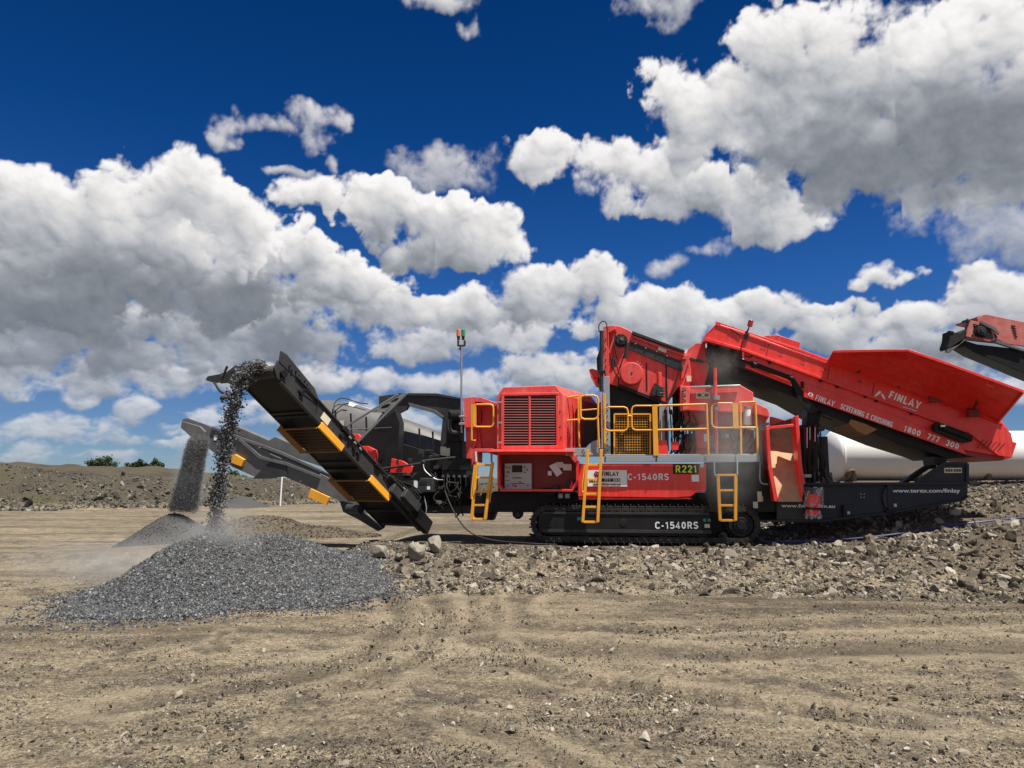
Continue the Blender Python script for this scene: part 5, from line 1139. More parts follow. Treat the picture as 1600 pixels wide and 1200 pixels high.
# ---------------- feed conveyor (long red body)
D0 = .15
FC = MB()
FC.pp([(1119, 506.5), (1126, 507), (1165, 519), (1300, 570), (1500, 640.5), (1567, 664), (1580, 677), (1583, 690), (1589, 692), (1581, 715), (1560, 712), (1511, 674), (1163, 547), (1101, 530), (1102, 524)], D0-.06, D0-.02)
fc = FC.build('feed_conveyor', RED, MX, .008)
b = MB(); b.pp([(1163, 547), (1511, 674), (1560, 712), (1511, 704), (1400, 667), (1256, 617), (1244, 600), (1236, 591), (1173, 577), (1163, 566)], D0, D0+.03); b.build('feed_side_plate', RED, fc, .005)
b = MB(); b.pp([(1256, 601), (1264, 601), (1400, 650.5), (1500, 692), (1511, 711), (1256, 620)], D0-.03, D0-.005); bd = b.build('lettering_band', RED, fc, .004)
b = MB(); b.pp([(1101, 527), (1163, 545), (1511, 672.5), (1511, 676), (1163, 549), (1101, 532)], D0-.10, D0+.0); b.build('crease_rib', RED, fc, .003)
b = MB(); b.pp([(1119, 505), (1567, 661.5), (1567, 664), (1119, 508)], D0-.08, D0+.02); b.pp([(1119, 504), (1250, 549), (1340, 582), (1567, 664), (1567, 662), (1340, 578), (1250, 545), (1119, 502)], D0+.1, D0+.2); b.build('top_rim', RED, fc, .003)
poly('conveyor_end', RED, [(1101, 530), (1102, 523), (1119, 506), (1122, 508), (1106, 524), (1106, 532)], D0-.06, D0+1.9, fc)
poly('feed_side_plate', RED, [(1119, 506.5), (1300, 570), (1567, 664), (1583, 690), (1581, 715), (1511, 711), (1256, 620), (1163, 560), (1101, 530)], D0+1.9, D0+1.95, fc)
# underside, belt and pulleys
b = MB(); b.pp([(1135, 568), (1163, 566), (1256, 612), (1511, 706), (1560, 716), (1513, 714), (1480, 717), (1463, 710), (1398, 690), (1288, 647), (1240, 620), (1152, 588)], D0+.15, D0+1.75); b.build('feeder_belly', BLK, fc, .006)
b = MB(); b.pp([(1500, 697), (1511, 711), (1563, 720), (1581, 715), (1560, 706)], D0+.05, D0+1.8); b.build('feeder_belly', paint('shaded red underside', (.30, .008, .008), .5, dust=.1), fc, .004)  # underside shade painted as a darker copy of the hopper red
b = MB(); p = P3(1122, 548, D0+.1); b.tube([p, p+Vector((0, 1.6, 0))], .22, 24); b.build('head_drum', RUB, fc)
b = MB(); b.pp([(1104, 532), (1160, 548), (1160, 572), (1140, 580), (1110, 572)], D0+.15, D0+.2); b.build('drum_bearing_plate', BLK, fc)
b = MB()
for i in range(14):
    x = rr.uniform(1106, 1155); y = rr.uniform(536, 575); q = P3(x, y, D0+.05); b.tube([q, q+Vector((0, .1, 0))], rr.uniform(.015, .05), 8)
b.build('drive_fittings', DGR, fc)
for x, y, L_ in ((1328, 656, 0),): 
    b = MB(); b.pp([(1326, 662), (1330, 655), (1352, 662), (1371, 671), (1353, 680), (1340, 674)], D0+.1, D0+1.2); b.build('roller_guard', paint('rusty orange paint', (.30, .13, .03), .6, dust=.2), fc, .006)
tubes('belly_hose', RUB, [[(1397, 690, D0), (1410, 696, D0-.05), (1424, 698, D0)], [(1282, 640, D0+.1), (1286, 650, D0+.1), (1300, 656, D0+.1)]], .014, fc)
b = MB(); b.tube([P3(1172, 567, D0-.02), P3(1236, 591, D0-.02)], .045, 14); b.tube([P3(1150, 560, D0-.02), P3(1180, 571, D0-.02)], .03, 10); b.tube([P3(1176, 569, D0-.03), P3(1181, 571, D0-.03)], .06, 14); b.tube([P3(1233, 590, D0-.03), P3(1238, 592, D0-.03)], .055, 12); b.build('fold_ram', BLK, fc)
tubes('stay_tube', RED, [[(1165, 572, D0), (1235, 600, D0)]], .03, fc)
b = MB(); b.pb(1252, 596, 1256, 606, D0-.03, D0); b.pp([(1234, 588), (1240, 589), (1262, 622), (1280, 642), (1268, 646), (1250, 628)], D0-.01, D0+.1); b.build('pivot_plate', BLK, fc, .004)
b = MB()
for x, y in ((1203, 566), (1283, 594.5), (1309, 604), (1353, 619.5), (1370, 626), (1425, 646)): b.pp([(x-3, y-3), (x+3, y-1), (x+2.5, y+1), (x-1, y+2.5)], D0-.06, D0-.0)
b.build('latch', BLK, fc, .003)
b = MB()
for x, y in ((1190, 541), (1217, 551), (1252, 564), (1285, 576), (1340, 596)):
    for k in range(4): q = P3(x+k*2, y+k*.7-.5, D0-.07); b.tube([q, q+Vector((0, -.006, 0))], .008, 6)
b.build('rivets', BLK, fc, 0)
for x, y0, y1 in ((1201, 538, 557), (1296, 572, 592), (1366, 598, 618)): 
    b = MB(); b.pp([(x, y0), (x+1, y0), (x-3, y1), (x-4, y1)], D0-.068, D0-.06); b.build('panel_seam', DKR, fc, 0)
tubes('sensor_cable', RUB, [[(1170, 512, D0-.07), (1164, 524, D0-.08), (1158, 545, D0-.11), (1156, 560, D0-.05)], [(1158, 525, D0-.08), (1148, 518, D0-.08), (1140, 514, D0-.08)], [(1163, 555, D0-.02), (1170, 558, D0-.02), (1176, 556, D0-.02)]], .010, fc)
poly('sensor_bracket', BLK, [(1163, 521), (1170, 521), (1170, 527), (1167, 531), (1163, 528)], D0-.1, D0-.07, fc, .002)
b = MB(); b.tube([P3(1167.5, 520, D0-.08), P3(1171, 509, D0-.08)], .012, 8); b.build('lamp_stalk', BLK, fc); b = MB(); b.tube([P3(1171.3, 510, D0-.08), P3(1173.5, 501, D0-.08)], .05, 14); b.build('warning_lamp', REDL, fc, .006)
# vents and side box
b = MB()
for i in range(6): x = 1526+i*6.5; b.pp([(x, 700+i*.8), (x+1.6, 700.4+i*.8), (x+12, 687+i*1.2), (x+10.4, 686.6+i*1.2)], D0-.065, D0-.06)
b.build('vent_slots', DKR, fc, 0)
b = MB(); b.pp([(1459, 665), (1464, 660), (1476, 663), (1521, 681), (1519, 690), (1509, 692), (1462, 674)], D0-.2, D0-.06); b.tube([P3(1470, 667, D0-.22), P3(1517, 685, D0-.22)], .05, 12); rb = b.build('remote_ram', BLK, fc, .005)
b = MB(); b.pb(1470, 664, 1477, 667, D0-.285, D0-.27); b.build('sticker', WHT, rb, 0); tubes('ram_cable', GAL, [[(1470, 662, D0-.2), (1474, 660, D0-.23), (1480, 668, D0-.24)]], .006, rb)
# letters on the feeder
def emb(px, py, s):
    b = MB(); b.pp([(px-s*1.3, py+s*.35), (px-s*.1, py-s*.8), (px+s*.35, py-s*.5), (px-s*.9, py+s*.55)], D0-.072, D0-.066); b.pp([(px+s*.1, py-s*.2), (px+s*.7, py-s*.0), (px+s*1.3, py+s*1.25), (px+s*.8, py+s*1.05)], D0-.072, D0-.066); return b
emb(1375, 616, 7).build('emblem', WLET, fc, 0)
strokes('FINLAY', 1387.5, 621.5, 1436, 639.5, 11.5, D0-.06, WLET, fc, .21)
b = MB(); b.pp([(1410, 634.6), (1433, 642), (1432.7, 643), (1409.7, 635.6)], D0-.072, D0-.066); b.build('underline', WLET, fc, 0)
cog(1266.5, 616.5, 4.2, D0-.03, WLET, bd, RED)
strokes('FINLAY', 1273, 624.6, 1302, 635.2, 8.2, D0-.03, WLET, bd, .21)
strokes('SCREENING & CRUSHING', 1312, 638.2, 1393, 667.8, 8.2, D0-.03, WLET, bd, .21)
strokes('1800  777  300', 1411, 673, 1496.5, 702, 8.6, D0-.03, WLET, bd, .21)
# flared hopper wing towards the viewer
b = MB(); lo = [(1292.5, 568, D0), (1340, 584, D0), (1457, 627, D0), (1556, 662, D0)]; hi = [(1303, 549.5, D0-1.0), (1418, 547.5, D0-1.3), (1481, 569, D0-1.35), (1598, 612, D0-1.35)]
LO = [P3(*q) for q in lo]; HI = [P3(*q) for q in hi]
b.prism([LO[0], LO[1], LO[2], LO[3], HI[3], HI[2], HI[1], HI[0]], (0, .03, .025)); wg = b.build('hopper_wing', RED, MX, .004)
b = MB()
for p, q in zip(HI[:-1], HI[1:]): b.bar([p, q], .045, .05)
b.bar([HI[3], LO[3]], .05, .05); b.bar([HI[0], LO[0]], .04, .04); b.build('wing_rim', RED, wg, .004)
b = MB(); b.prism([P3(1292, 569, D0-.06), P3(1295, 563, D0-.14), P3(1340, 576, D0-.16), P3(1555, 656, D0-.16), P3(1557, 662, D0-.06)], (0, .02, 0)); b.build('wing_footing', RED, wg, .003)
b = MB()
for t in (.18, .42, .62, .84):
    p = LO[0].lerp(LO[3], t); q = p+(HI[0].lerp(HI[3], t)-p)*.42; b.bar([p+Vector((0, -.03, 0)), q+Vector((0, -.03, 0))], .02, .05)
for x, y in ((1343, 598), (1345, 580), (1411, 605), (1455, 612), (1513, 634), (1522, 636), (1532, 640)): b.bar([P3(x, y, D0-.2), P3(x+1, y-5, D0-.2)], .012, .012)
b.pb(1455, 617, 1471, 628, D0-.3, D0-.18); b.pb(1514, 640, 1531, 651, D0-.3, D0-.18); b.build('wing_rib', DKR, wg, .002)
b = MB()
for x0, y0 in ((1482, 575), (1541, 602)):
    p = P3(x0, y0, D0-1.3); b.obox(p, Vector((.12, 0, -.05)), Vector((0, .02, 0)), Vector((0, 0, .03))); b.bar([p, p+Vector((.02, -.02, .09))], .012, .012); b.bar([p+Vector((.12, 0, -.05)), p+Vector((.14, -.02, .04))], .012, .012)
b.build('wing_catch', RED, wg, .002)
b = MB(); b.pp([(1187, 527), (1200, 524), (1214, 523), (1232, 529), (1251, 535.5), (1248, 547), (1225, 541)], D0+1.95, D0+2.0); b.pp([(1300, 560), (1320, 553), (1420, 551), (1560, 600), (1560, 650), (1400, 600)], D0+2.1, D0+2.15); b.build('hopper_wing', RED, MX, .005)
poly('hopper_end_plate', RED, [(1556, 655), (1562, 655), (1577, 672), (1572, 676)], D0, D0+1.9, fc)
# ---------------- discharge conveyors
def conv_frame(foot, head, half):
    F_, H_ = loc(foot), loc(head); ax = (H_-F_).normalized(); cr_ = ax.cross(Vector((0, 0, 1))).normalized(); nn = cr_.cross(ax).normalized()
    L_ = (H_-F_).length; return F_, ax, cr_, nn, L_
foot = W(622, 820, 14.7); head = W(402, 592, 11.75); F_, AX, CR, NN, LL = conv_frame(foot, head, .45)
if wld(F_+CR*.4).x < wld(F_).x: CR = -CR
if NN.z < 0: NN = -NN
def cvp(a, c, n): return F_+AX*(a*LL)+CR*c+NN*n          # a along 0..1, c across (+ = the side nearer the viewer), n above the belt's underside
HWD = .44
def slab(a0, a1, c0, c1, n0, n1, b): return b.obox(cvp(a0, c0, n0), AX*((a1-a0)*LL), CR*(c1-c0), NN*(n1-n0))
b = MB(); b.prism([cvp(-.03, HWD, -.02), cvp(1.0, HWD, -.02), cvp(1.03, HWD, .06), cvp(1.035, HWD, .22), cvp(.93, HWD, .30), cvp(-.03, HWD, .24)], CR*.04)
MC = b.build('near_conveyor', DGR, MX, .006)
b = MB(); b.prism([cvp(-.03, -HWD-.04, -.02), cvp(1.0, -HWD-.04, -.02), cvp(1.03, -HWD-.04, .06), cvp(1.035, -HWD-.04, .2), cvp(.93, -HWD-.04, .30), cvp(-.03, -HWD-.04, .27)], CR*.04); b.build('conveyor_side', DGR, MC, .006)
b = MB(); slab(-.03, .98, HWD+.0, HWD+.075, -.045, -.02, b); slab(-.03, .94, HWD, HWD+.075, .24, .265, b); b.build('conveyor_flange', DGR, MC, .003)
b = MB(); slab(0, 1.0, -HWD+.02, HWD-.02, 0, .02, b); slab(0, 1.0, -HWD+.02, HWD-.02, .16, .18, b)
bt = b.build('belt', BELT, MC, 0)
b = MB(); 
for a in (.0, 1.005): q = cvp(a, -HWD+.02, .095); b.tube([q, q+CR*(2*HWD-.04)], .105, 24)
b.build('end_drum', paint('worn belt rubber', (.05, .052, .055), .6, dust=.3), MC)
b = MB()
for a in (.12, .48, .78): q = cvp(a, -HWD, -.01); b.tube([q, q+CR*(2*HWD)], .03, 10)
b.build('return_roller', BLK, MC)
b = MB(); slab(.42, .44, -HWD, HWD, -.04, .0, b); slab(.80, .81, -HWD, HWD, -.03, .0, b); b.build('cross_bar', BLK, MC)
# spill plates near the head
b = MB(); b.prism([cvp(.80, HWD+.03, .28), cvp(1.03, HWD+.03, .20), cvp(1.05, HWD+.03, .36), cvp(1.02, HWD+.03, .40), cvp(.84, HWD+.03, .36)], CR*.02); b.prism([cvp(.86, HWD-.13, .28), cvp(.97, HWD-.13, .24), cvp(.97, HWD-.13, .36), cvp(.87, HWD-.13, .36)], CR*.02); b.build('head_plate', DGR, MC, .004)
b = MB(); b.prism([cvp(.86, -HWD-.05, .28), cvp(1.0, -HWD-.05, .20), cvp(1.0, -HWD-.05, .46), cvp(.92, -HWD-.05, .46)], CR*.02); b.build('head_plate', DGR, MC, .004)
b = MB()
for i in range(8):
    q = cvp(.86+.018*i, HWD+.055, .26+.02*(i % 3)); b.tube([q, q+CR*.02], .018, 8)
q = cvp(.99, HWD+.04, .1); b.tube([q, q+CR*.06], .06, 14); b.build('head_fittings', BLK, MC)
# drive motor on the far side of the head
b = MB(); q = cvp(1.0, -HWD-.05, .1); b.tube([q, q-CR*.16], .12, 18); b.tube([q-CR*.16, q-CR*.34+NN*.02], .08, 16); b.obox(q-CR*.52-NN*.06-AX*.06, CR*.22, AX*.12, NN*.14); b.build('drive_motor', DGR, MC, .006)
b = MB(); b.prism([P3(343, 590, loc(W(343, 590, 11.9)).y), P3(368, 570, loc(W(343, 590, 11.9)).y), P3(374, 574, loc(W(343, 590, 11.9)).y), P3(372, 605, loc(W(343, 590, 11.9)).y), P3(352, 597, loc(W(343, 590, 11.9)).y)], (0, .3, 0)); b.build('motor_guard', DGR, MC, .006)
dq = loc(W(343, 600, 11.9)).y
tubes('hydraulic_hose', RUB, [[(335, 598, dq), (345, 612, dq-.1), (360, 617, dq-.1), (366, 614, dq)], [(355, 572, dq), (352, 580, dq), (348, 590, dq)]], .02, MC)
b = MB(); b.tube([P3(345, 622, dq), P3(364, 622, dq)], .035, 12); b.pp([(321, 594), (324, 588), (345, 584), (348, 594), (330, 597)], dq, dq+.15); b.build('scraper_bar', DGR, MC, .003)
# idlers and stickers on the near side
rect_ = [(.78, .15, .10, .16)]
b = MB(); q = cvp(.70, HWD+.048, .05); b.obox(q, AX*.2, CR*.004, NN*.13); b.build('sticker', CRM, MC, 0)
b = MB()
for a in (.88, .62, .50, .53, .18, .22, .13): q = cvp(a, HWD+.04, .1+.05*(a*7 % 1)); b.tube([q, q+CR*.05], .045, 12)
for a in (.56, .60, .36): q = cvp(a, HWD+.04, .2); b.obox(q, AX*.14, CR*.06, NN*.08)
b.build('idler_bracket', BLK, MC, .004)
b = MB()
for a in (.575, .54, .50, .16, .12): q = cvp(a, HWD+.09, .17); b.obox(q, AX*.06, CR*.02, NN*.035)
b.build('clamp', GAL, MC, .003)
tubes_ = MB(); tubes_.tube(catmull([cvp(.90, HWD+.05, .1), cvp(.87, HWD+.08, .2), cvp(.80, HWD+.07, .22), cvp(.78, HWD+.05, .1)], 5), .008, 6); tubes_.tube(catmull([cvp(.30, HWD+.1, .26), cvp(.18, HWD+.16, .22), cvp(.08, HWD+.12, .1), cvp(.02, HWD+.1, .2)], 5), .03, 8); tubes_.tube(catmull([cvp(.28, HWD+.1, .3), cvp(.15, HWD+.18, .3), cvp(.03, HWD+.14, .2)], 5), .02, 8)
for k in range(7): tubes_.tube(catmull([cvp(.32-.02*k, HWD+.06+.02*k, .2+.03*k), cvp(.2-.01*k, HWD+.12, .18+.05*k), cvp(.05+.01*k, HWD+.12+.02*k, .12+.05*k)], 5), .014, 6)
tubes_.build('hydraulic_hose', RUB, MC)
b = MB(); slab(.02, .26, HWD+.05, HWD+.16, .02, .20, b); slab(.08, .2, HWD+.1, HWD+.25, .08, .26, b); b.build('foot_casing', DGR, MC, .01)
b = MB(); slab(-.06, .10, HWD+.03, HWD+.16, -.03, .25, b); b.build('foot_casing', BLK, MC, .02)
YEL_SHADE = paint('shaded yellow tray paint', (.25, .09, .01), .6, dust=.15)  # dim orange puts the shadow under the yellow guards into the colour
# yellow nip guards: side plate + underslung mesh tray
for a0, a1 in ((.585, .735), (.235, .385)):
    b = MB(); b.obox(cvp(a0, HWD+.05, -.12), AX*((a1-a0)*LL), CR*.045, NN*.125); gd = b.build('nip_guard', YEL, MC, .004)
    b = MB(); b.obox(cvp(a0, -HWD-.06, -.13), AX*((a1-a0)*LL), CR*.02, NN*.15); b.build('guard_side', YEL, gd, .003)
    b = MB()
    for i in range(14): c_ = -HWD+(2*HWD)*i/13; b.obox(cvp(a0, c_, -.13), AX*((a1-a0)*LL), CR*.0025, NN*.0025)
    for i in range(9): a_ = a0+(a1-a0)*i/8; b.obox(cvp(a_, -HWD-.05, -.136), AX*.0025, CR*(2*HWD+.1), NN*.0035)
    b.obox(cvp(a1, -HWD-.05, -.14), AX*.012, CR*(2*HWD+.1), NN*.03); b.obox(cvp(a0, -HWD-.05, -.14), AX*.012, CR*(2*HWD+.1), NN*.03); b.build('guard_mesh', YEL_SHADE, gd, 0, 0)
    b = MB(); b.obox(cvp(a0, -HWD-.02, -.13), AX*((a1-a0)*LL), CR*.15, NN*.004); b.build('guard_tray', YEL_SHADE, gd, 0)
b = MB(); q = cvp(.14, -HWD-.06, -.05); b.tube([q, q-CR*.3], .09, 16); b.tube([q-CR*.3, q-CR*.34], .1, 16); b.pp([(530, 782), (548, 786), (566, 800), (598, 826), (590, 830), (560, 812), (536, 800)], 1.0, 1.1); b.build('tail_motor', DGR, MC, .006)
# far conveyor (dusty grey), seen from its near side
d1 = 3.3
RCV = poly('far_conveyor', MGR, [(282, 668), (285, 655), (292, 653), (318, 662), (330, 667), (400, 697), (440, 715), (500, 740), (560, 768), (610, 795), (606, 815), (560, 797), (500, 768), (447, 744), (398, 745), (362, 729), (340, 712), (318, 695), (300, 684)], d1, d1+.05, MX, .006)
poly('conveyor_side', MGR, [(292, 653), (400, 690), (500, 733), (610, 788), (606, 815), (500, 768), (300, 684)], d1+.95, d1+1.0, RCV)
b = MB(); b.pp([(300, 676), (330, 686), (440, 735), (606, 806), (606, 810), (440, 739), (330, 690), (300, 680)], d1+.06, d1+.94); b.pp([(330, 668), (600, 788), (600, 791), (330, 671)], d1+.06, d1+.94); b.build('belt', BELT, RCV, 0)
b = MB(); b.pp([(282, 668), (284, 658), (312, 666), (320, 674), (318, 688), (300, 684)], d1-.12, d1-.02); b.build('head_guard', MGR, RCV, .01)
b = MB(); b.pp([(331, 666), (440, 706), (500, 733), (500, 737), (440, 711), (331, 670)], d1-.05, d1+.02); b.pp([(375, 684), (407, 712), (420, 716), (447, 722), (500, 743), (500, 748), (447, 727), (418, 720), (404, 716), (372, 688)], d1-.06, d1); b.build('conveyor_flange', MGR, RCV, .003)
b = MB(); b.pp([(345, 668), (365, 664), (420, 688), (430, 682), (470, 700), (520, 722), (520, 735), (440, 708)], d1+.3, d1+.7); b.build('dust_cover', MGR, RCV, .01)
b = MB(); b.pp([(395, 748), (420, 722), (447, 728), (449, 744), (420, 748)], d1-.03, d1-.005); b.build('side_gusset', DGR, RCV, .004)
b = MB(); b.pp([(361, 712), (366, 709.5), (381, 718), (377, 729), (361, 723)], d1-.12, d1-.0); b.build('nip_guard', YEL, RCV, .004)
b = MB(); b.pp([(485, 763.5), (515, 777), (509.5, 789), (481, 777)], d1-.9, d1-.82); b.build('nip_guard', YEL, RCV, .004)
b = MB(); b.pb(334, 680, 340, 688, d1-.012, d1-.004); b.build('sticker', WHT, RCV, 0)
b = MB(); b.bar([P3(404, 700, d1-.04), P3(412, 696, d1-.04)], .03, .02); b.bar([P3(422, 709, d1-.04), P3(440, 717, d1-.04)], .02, .02); b.build('clamp', GAL, RCV)
bolts('bolt', GAL, [(310, 668), (311, 674), (362, 696), (362, 704), (344, 684), (470, 752), (430, 735), (405, 741)], d1, .018, RCV)
print('machine parts', len([o for o in bpy.data.objects if o.parent]))
# ------------------------------------------------------------------ falling stone
def fall(name, path, wd, Y, n, ms, m, label, seed, depth=.3, sd=.35, even=False):
    rg = np.random.default_rng(seed); xs = np.array([p[0] for p in path]); ys = np.array([p[1] for p in path]); ws = np.array(wd)
    t = rg.uniform(0, 1, n)**.85*(len(path)-1); px = np.interp(t, range(len(path)), xs); py = np.interp(t, range(len(path)), ys); w_ = np.interp(t, range(len(path)), ws)
    P = np.array([W(a+(rg.normal()*b*.23 if not even else rg.uniform(-.42, .42)*b+rg.normal()*b*.05), c+rg.normal()*3, Y+rg.normal()*depth*.5)[:] for a, b, c in zip(px, w_, py)])
    s = np.clip(np.exp(rg.normal(ms, sd, n)), .003, .05); o = scatter(name, P, s, m, PC, seed); tag(o, label, 'gravel', kind='stuff'); return o
M_GRIT = stone('airborne grit', [(0, (.09, .09, .09)), (1, (.16, .16, .16))], .9, 0, 30)
fall('falling_gravel', [(394, 577), (380, 590), (369, 615), (362, 645), (355, 680), (348, 720), (342, 765), (338, 805), (336, 845)], [28, 36, 30, 28, 26, 26, 28, 30, 36], 11.45, 4600, -4.45, M_GRV, 'stream of grey stones falling from the near conveyor onto the gravel pile', 71)
fall('heaped_gravel', [(410, 571), (402, 570), (390, 574), (380, 584)], [10, 20, 30, 34], 11.7, 2200, -4.2, M_GRV, 'grey stones heaped over the end of the near conveyor', 72, .5)
fall('falling_grit', [(312, 684), (306, 705), (300, 735), (293, 765), (286, 797)], [34, 40, 40, 44, 52], 18.4, 60000, -5.15, M_GRIT, 'curtain of fine grey grit falling from the far conveyor', 73, .35, .3, True)
# ------------------------------------------------------------------ white tank behind the hopper
tk = empty('storage_tank', W(1300, 755, 22)); tag(tk, 'long white cylindrical tank on a brown steel skid behind the red hopper', 'tank')
T0 = W(1302, 712, 22); L0 = T0-tk.location; R_ = .735; AXT = Vector((1, .02, 0)).normalized()
b = MB(); rings = [(-.26, .05), (-.24, .3), (-.17, .52), (-.06, .68), (.0, R_)]; n = 40; vs = []; fs = []
def ringv(x, r): return [Vector((L0.x+x, L0.y+r*math.cos(2*math.pi*k/n), L0.z+r*math.sin(2*math.pi*k/n))) for k in range(n)]
LEN = 10.5
allr = rings+[(LEN, R_), (LEN+.17, .52), (LEN+.26, .05)]
for x, r in allr: vs += ringv(x, r)
for i in range(len(allr)-1):
    for k in range(n): fs.append((i*n+k, i*n+(k+1) % n, (i+1)*n+(k+1) % n, (i+1)*n+k))
fs += [tuple(range(n-1, -1, -1)), tuple(range((len(allr)-1)*n, len(allr)*n))]; b.add(vs, fs); sh = b.build('tank_shell', TANK, tk, 0, 50)
b = MB()
for x in (.02, 3.4, 6.9, LEN-.02): b.tube([Vector((L0.x+x, L0.y, L0.z)), Vector((L0.x+x+.03, L0.y, L0.z))], R_+.012, 40)
b.build('weld_band', TANK, sh, .004)
b = MB(); q = Vector((L0.x+3.2, L0.y-R_*.93, L0.z-.4)); b.tube([q, q+Vector((0, -.1, 0))], .13, 16); b.tube([q+Vector((0, -.1, 0)), q+Vector((0, -.13, 0))], .16, 16); q = Vector((L0.x+8.2, L0.y-R_*.9, L0.z-.35)); b.tube([q, q+Vector((0, -.15, 0))], .14, 16); b.build('outlet_flange', GAL, tk, .004)
b = MB(); q = Vector((L0.x+8.2, L0.y-R_*.9-.15, L0.z-.35)); b.tube(catmull([q, q+Vector((-.1, -.2, -.1)), q+Vector((-.25, -.15, -.45)), q+Vector((-.3, 0, -.7))], 5), .05, 10); b.tube([q, q+Vector((0, -.08, 0))], .17, 14); q = Vector((L0.x+.15, L0.y-R_*.6, L0.z-.6)); b.tube(catmull([q, q+Vector((-.02, -.2, .1)), q+Vector((.1, -.25, .15)), q+Vector((.15, -.1, -.1))], 5), .05, 8); b.build('outlet_pipe', BRN, tk)
b = MB(); z0 = L0.z-R_; b.box((L0.x-.1, L0.y-.6, z0-.42), (L0.x+LEN, L0.y-.5, z0-.02)); b.box((L0.x-.1, L0.y+.5, z0-.42), (L0.x+LEN, L0.y+.6, z0-.02)); b.box((L0.x-.1, L0.y-.8, z0-.6), (L0.x+LEN+.1, L0.y+.8, z0-.42)); sk_ = b.build('skid_frame', BRN, tk, .01)
for x in (.3, 2.2, 4.2, 6.2, 8.2, 10.0): b = MB(); b.prism([Vector((L0.x+x, L0.y-.55, z0-.42)), Vector((L0.x+x, L0.y+.55, z0-.42)), Vector((L0.x+x, L0.y+.5, z0+.25)), Vector((L0.x+x, L0.y, z0+.0)), Vector((L0.x+x, L0.y-.5, z0+.25))], (.12, 0, 0)); b.build('saddle', BRN, tk, .006)
b = MB(); b.box((L0.x+1.9, L0.y-.63, z0-.25), (L0.x+2.1, L0.y-.605, z0-.05)); b.build('sticker', WHT, sk_, 0)
# ------------------------------------------------------------------ second machine's discharge conveyor (upper right)
YC = 18.0
def Q(px, py, dy=0): return W(px, py, YC)+Vector((0, dy, 0))
oc = empty('red_conveyor', (Q(1700, 760).x, YC, 1.2)); tag(oc, 'faded dusty red conveyor end of a second machine, jutting in at the upper right', 'conveyor')
oo = oc.location.copy()
def qp(b, pts, y0, y1): return b.prism([Q(x, y, y0)-oo for x, y in pts], (0, y1-y0, 0))
b = MB(); qp(b, [(1527, 497), (1536, 491.5), (1541, 491), (1600, 503), (1760, 545), (1900, 600), (1900, 640), (1760, 590), (1600, 541), (1570, 537), (1556, 528), (1548, 520), (1530, 508)], 0, .05); bd_ = b.build('side_panel', REDO, oc, .01)
b = MB(); qp(b, [(1536, 491.5), (1541, 491), (1600, 503), (1900, 596), (1900, 600), (1600, 507), (1540, 494)], .05, 1.2); b.build('top_cover', REDO, bd_, .01)
b = MB(); qp(b, [(1513, 500), (1527, 503), (1549, 514), (1556, 530), (1545, 534), (1508, 526), (1511, 512)], -.02, .06); fr_ = b.build('head_frame', REDO, oc, .01)
b = MB(); 
for (x, y, r) in ((1530, 518, .16),): p = Q(x, y, -.05)-oo; b.tube([p, p+Vector((0, .08, 0))], r, 20)
qp(b, [(1520, 506), (1547, 514), (1551, 530), (1523, 526)], -.03, -.02); b.build('bearing_plate', BLK, fr_)
b = MB(); p = Q(1530, 518, -.12)-oo; b.tube([p, p+Vector((0, .08, 0))], .11, 18); b.tube([p-Vector((0, .04, 0)), p], .06, 12)
for x, y in ((1519, 524), (1533, 527), (1543, 512), (1523, 510)): p = Q(x, y, -.05)-oo; b.tube([p, p+Vector((0, .03, 0))], .03, 8)
b.build('bearing', DGR, fr_, .004)
b = MB(); qp(b, [(1513, 499), (1512, 502), (1556, 522), (1560, 532), (1600, 546), (1600, 549), (1558, 536), (1509, 531), (1484, 551), (1479, 550), (1480, 546), (1507, 528)], .0, .08); qp(b, [(1530, 502), (1553, 512), (1560, 522), (1558, 524), (1550, 516), (1530, 506)], -.06, -.02); b.build('frame_rail', MGR, oc, .006)
b = MB(); qp(b, [(1508, 530), (1530, 537), (1600, 545), (1900, 640), (1900, 700), (1600, 581), (1565, 566), (1528, 551), (1510, 540)], .08, .6); b.build('belt', BELT, oc, .01)
b = MB(); qp(b, [(1485, 517), (1489, 519), (1500, 520), (1509, 514), (1511, 526), (1500, 538), (1482, 546), (1480, 542), (1484, 530)], .0, .35); b.build('head_chute', RUB, oc, .01)
b = MB(); qp(b, [(1483, 516.5), (1490, 518), (1490, 520), (1483, 519)], -.02, .1); qp(b, [(1510, 499), (1515, 501), (1514, 504), (1510, 503)], -.05, .2); b.build('head_clip', DGR, oc, .004)
b = MB(); 
for i in range(5): qp(b, [(1580+i*1.3, 508+i*4), (1586+i*.8, 509.5+i*4), (1586+i*.8, 510.5+i*4), (1580+i*1.3, 509+i*4)], -.02, .0)
b.build('cable_clip', BLK, oc, .0)
b = MB()
for x in (1720, 1840): qp(b, [(x, 590), (x+8, 592), (x+30, 790), (x+18, 790)], .1, .2); qp(b, [(x, 590), (x+8, 592), (x+30, 790), (x+18, 790)], 1.0, 1.1)
b.build('support_leg', MGR, oc, .01)
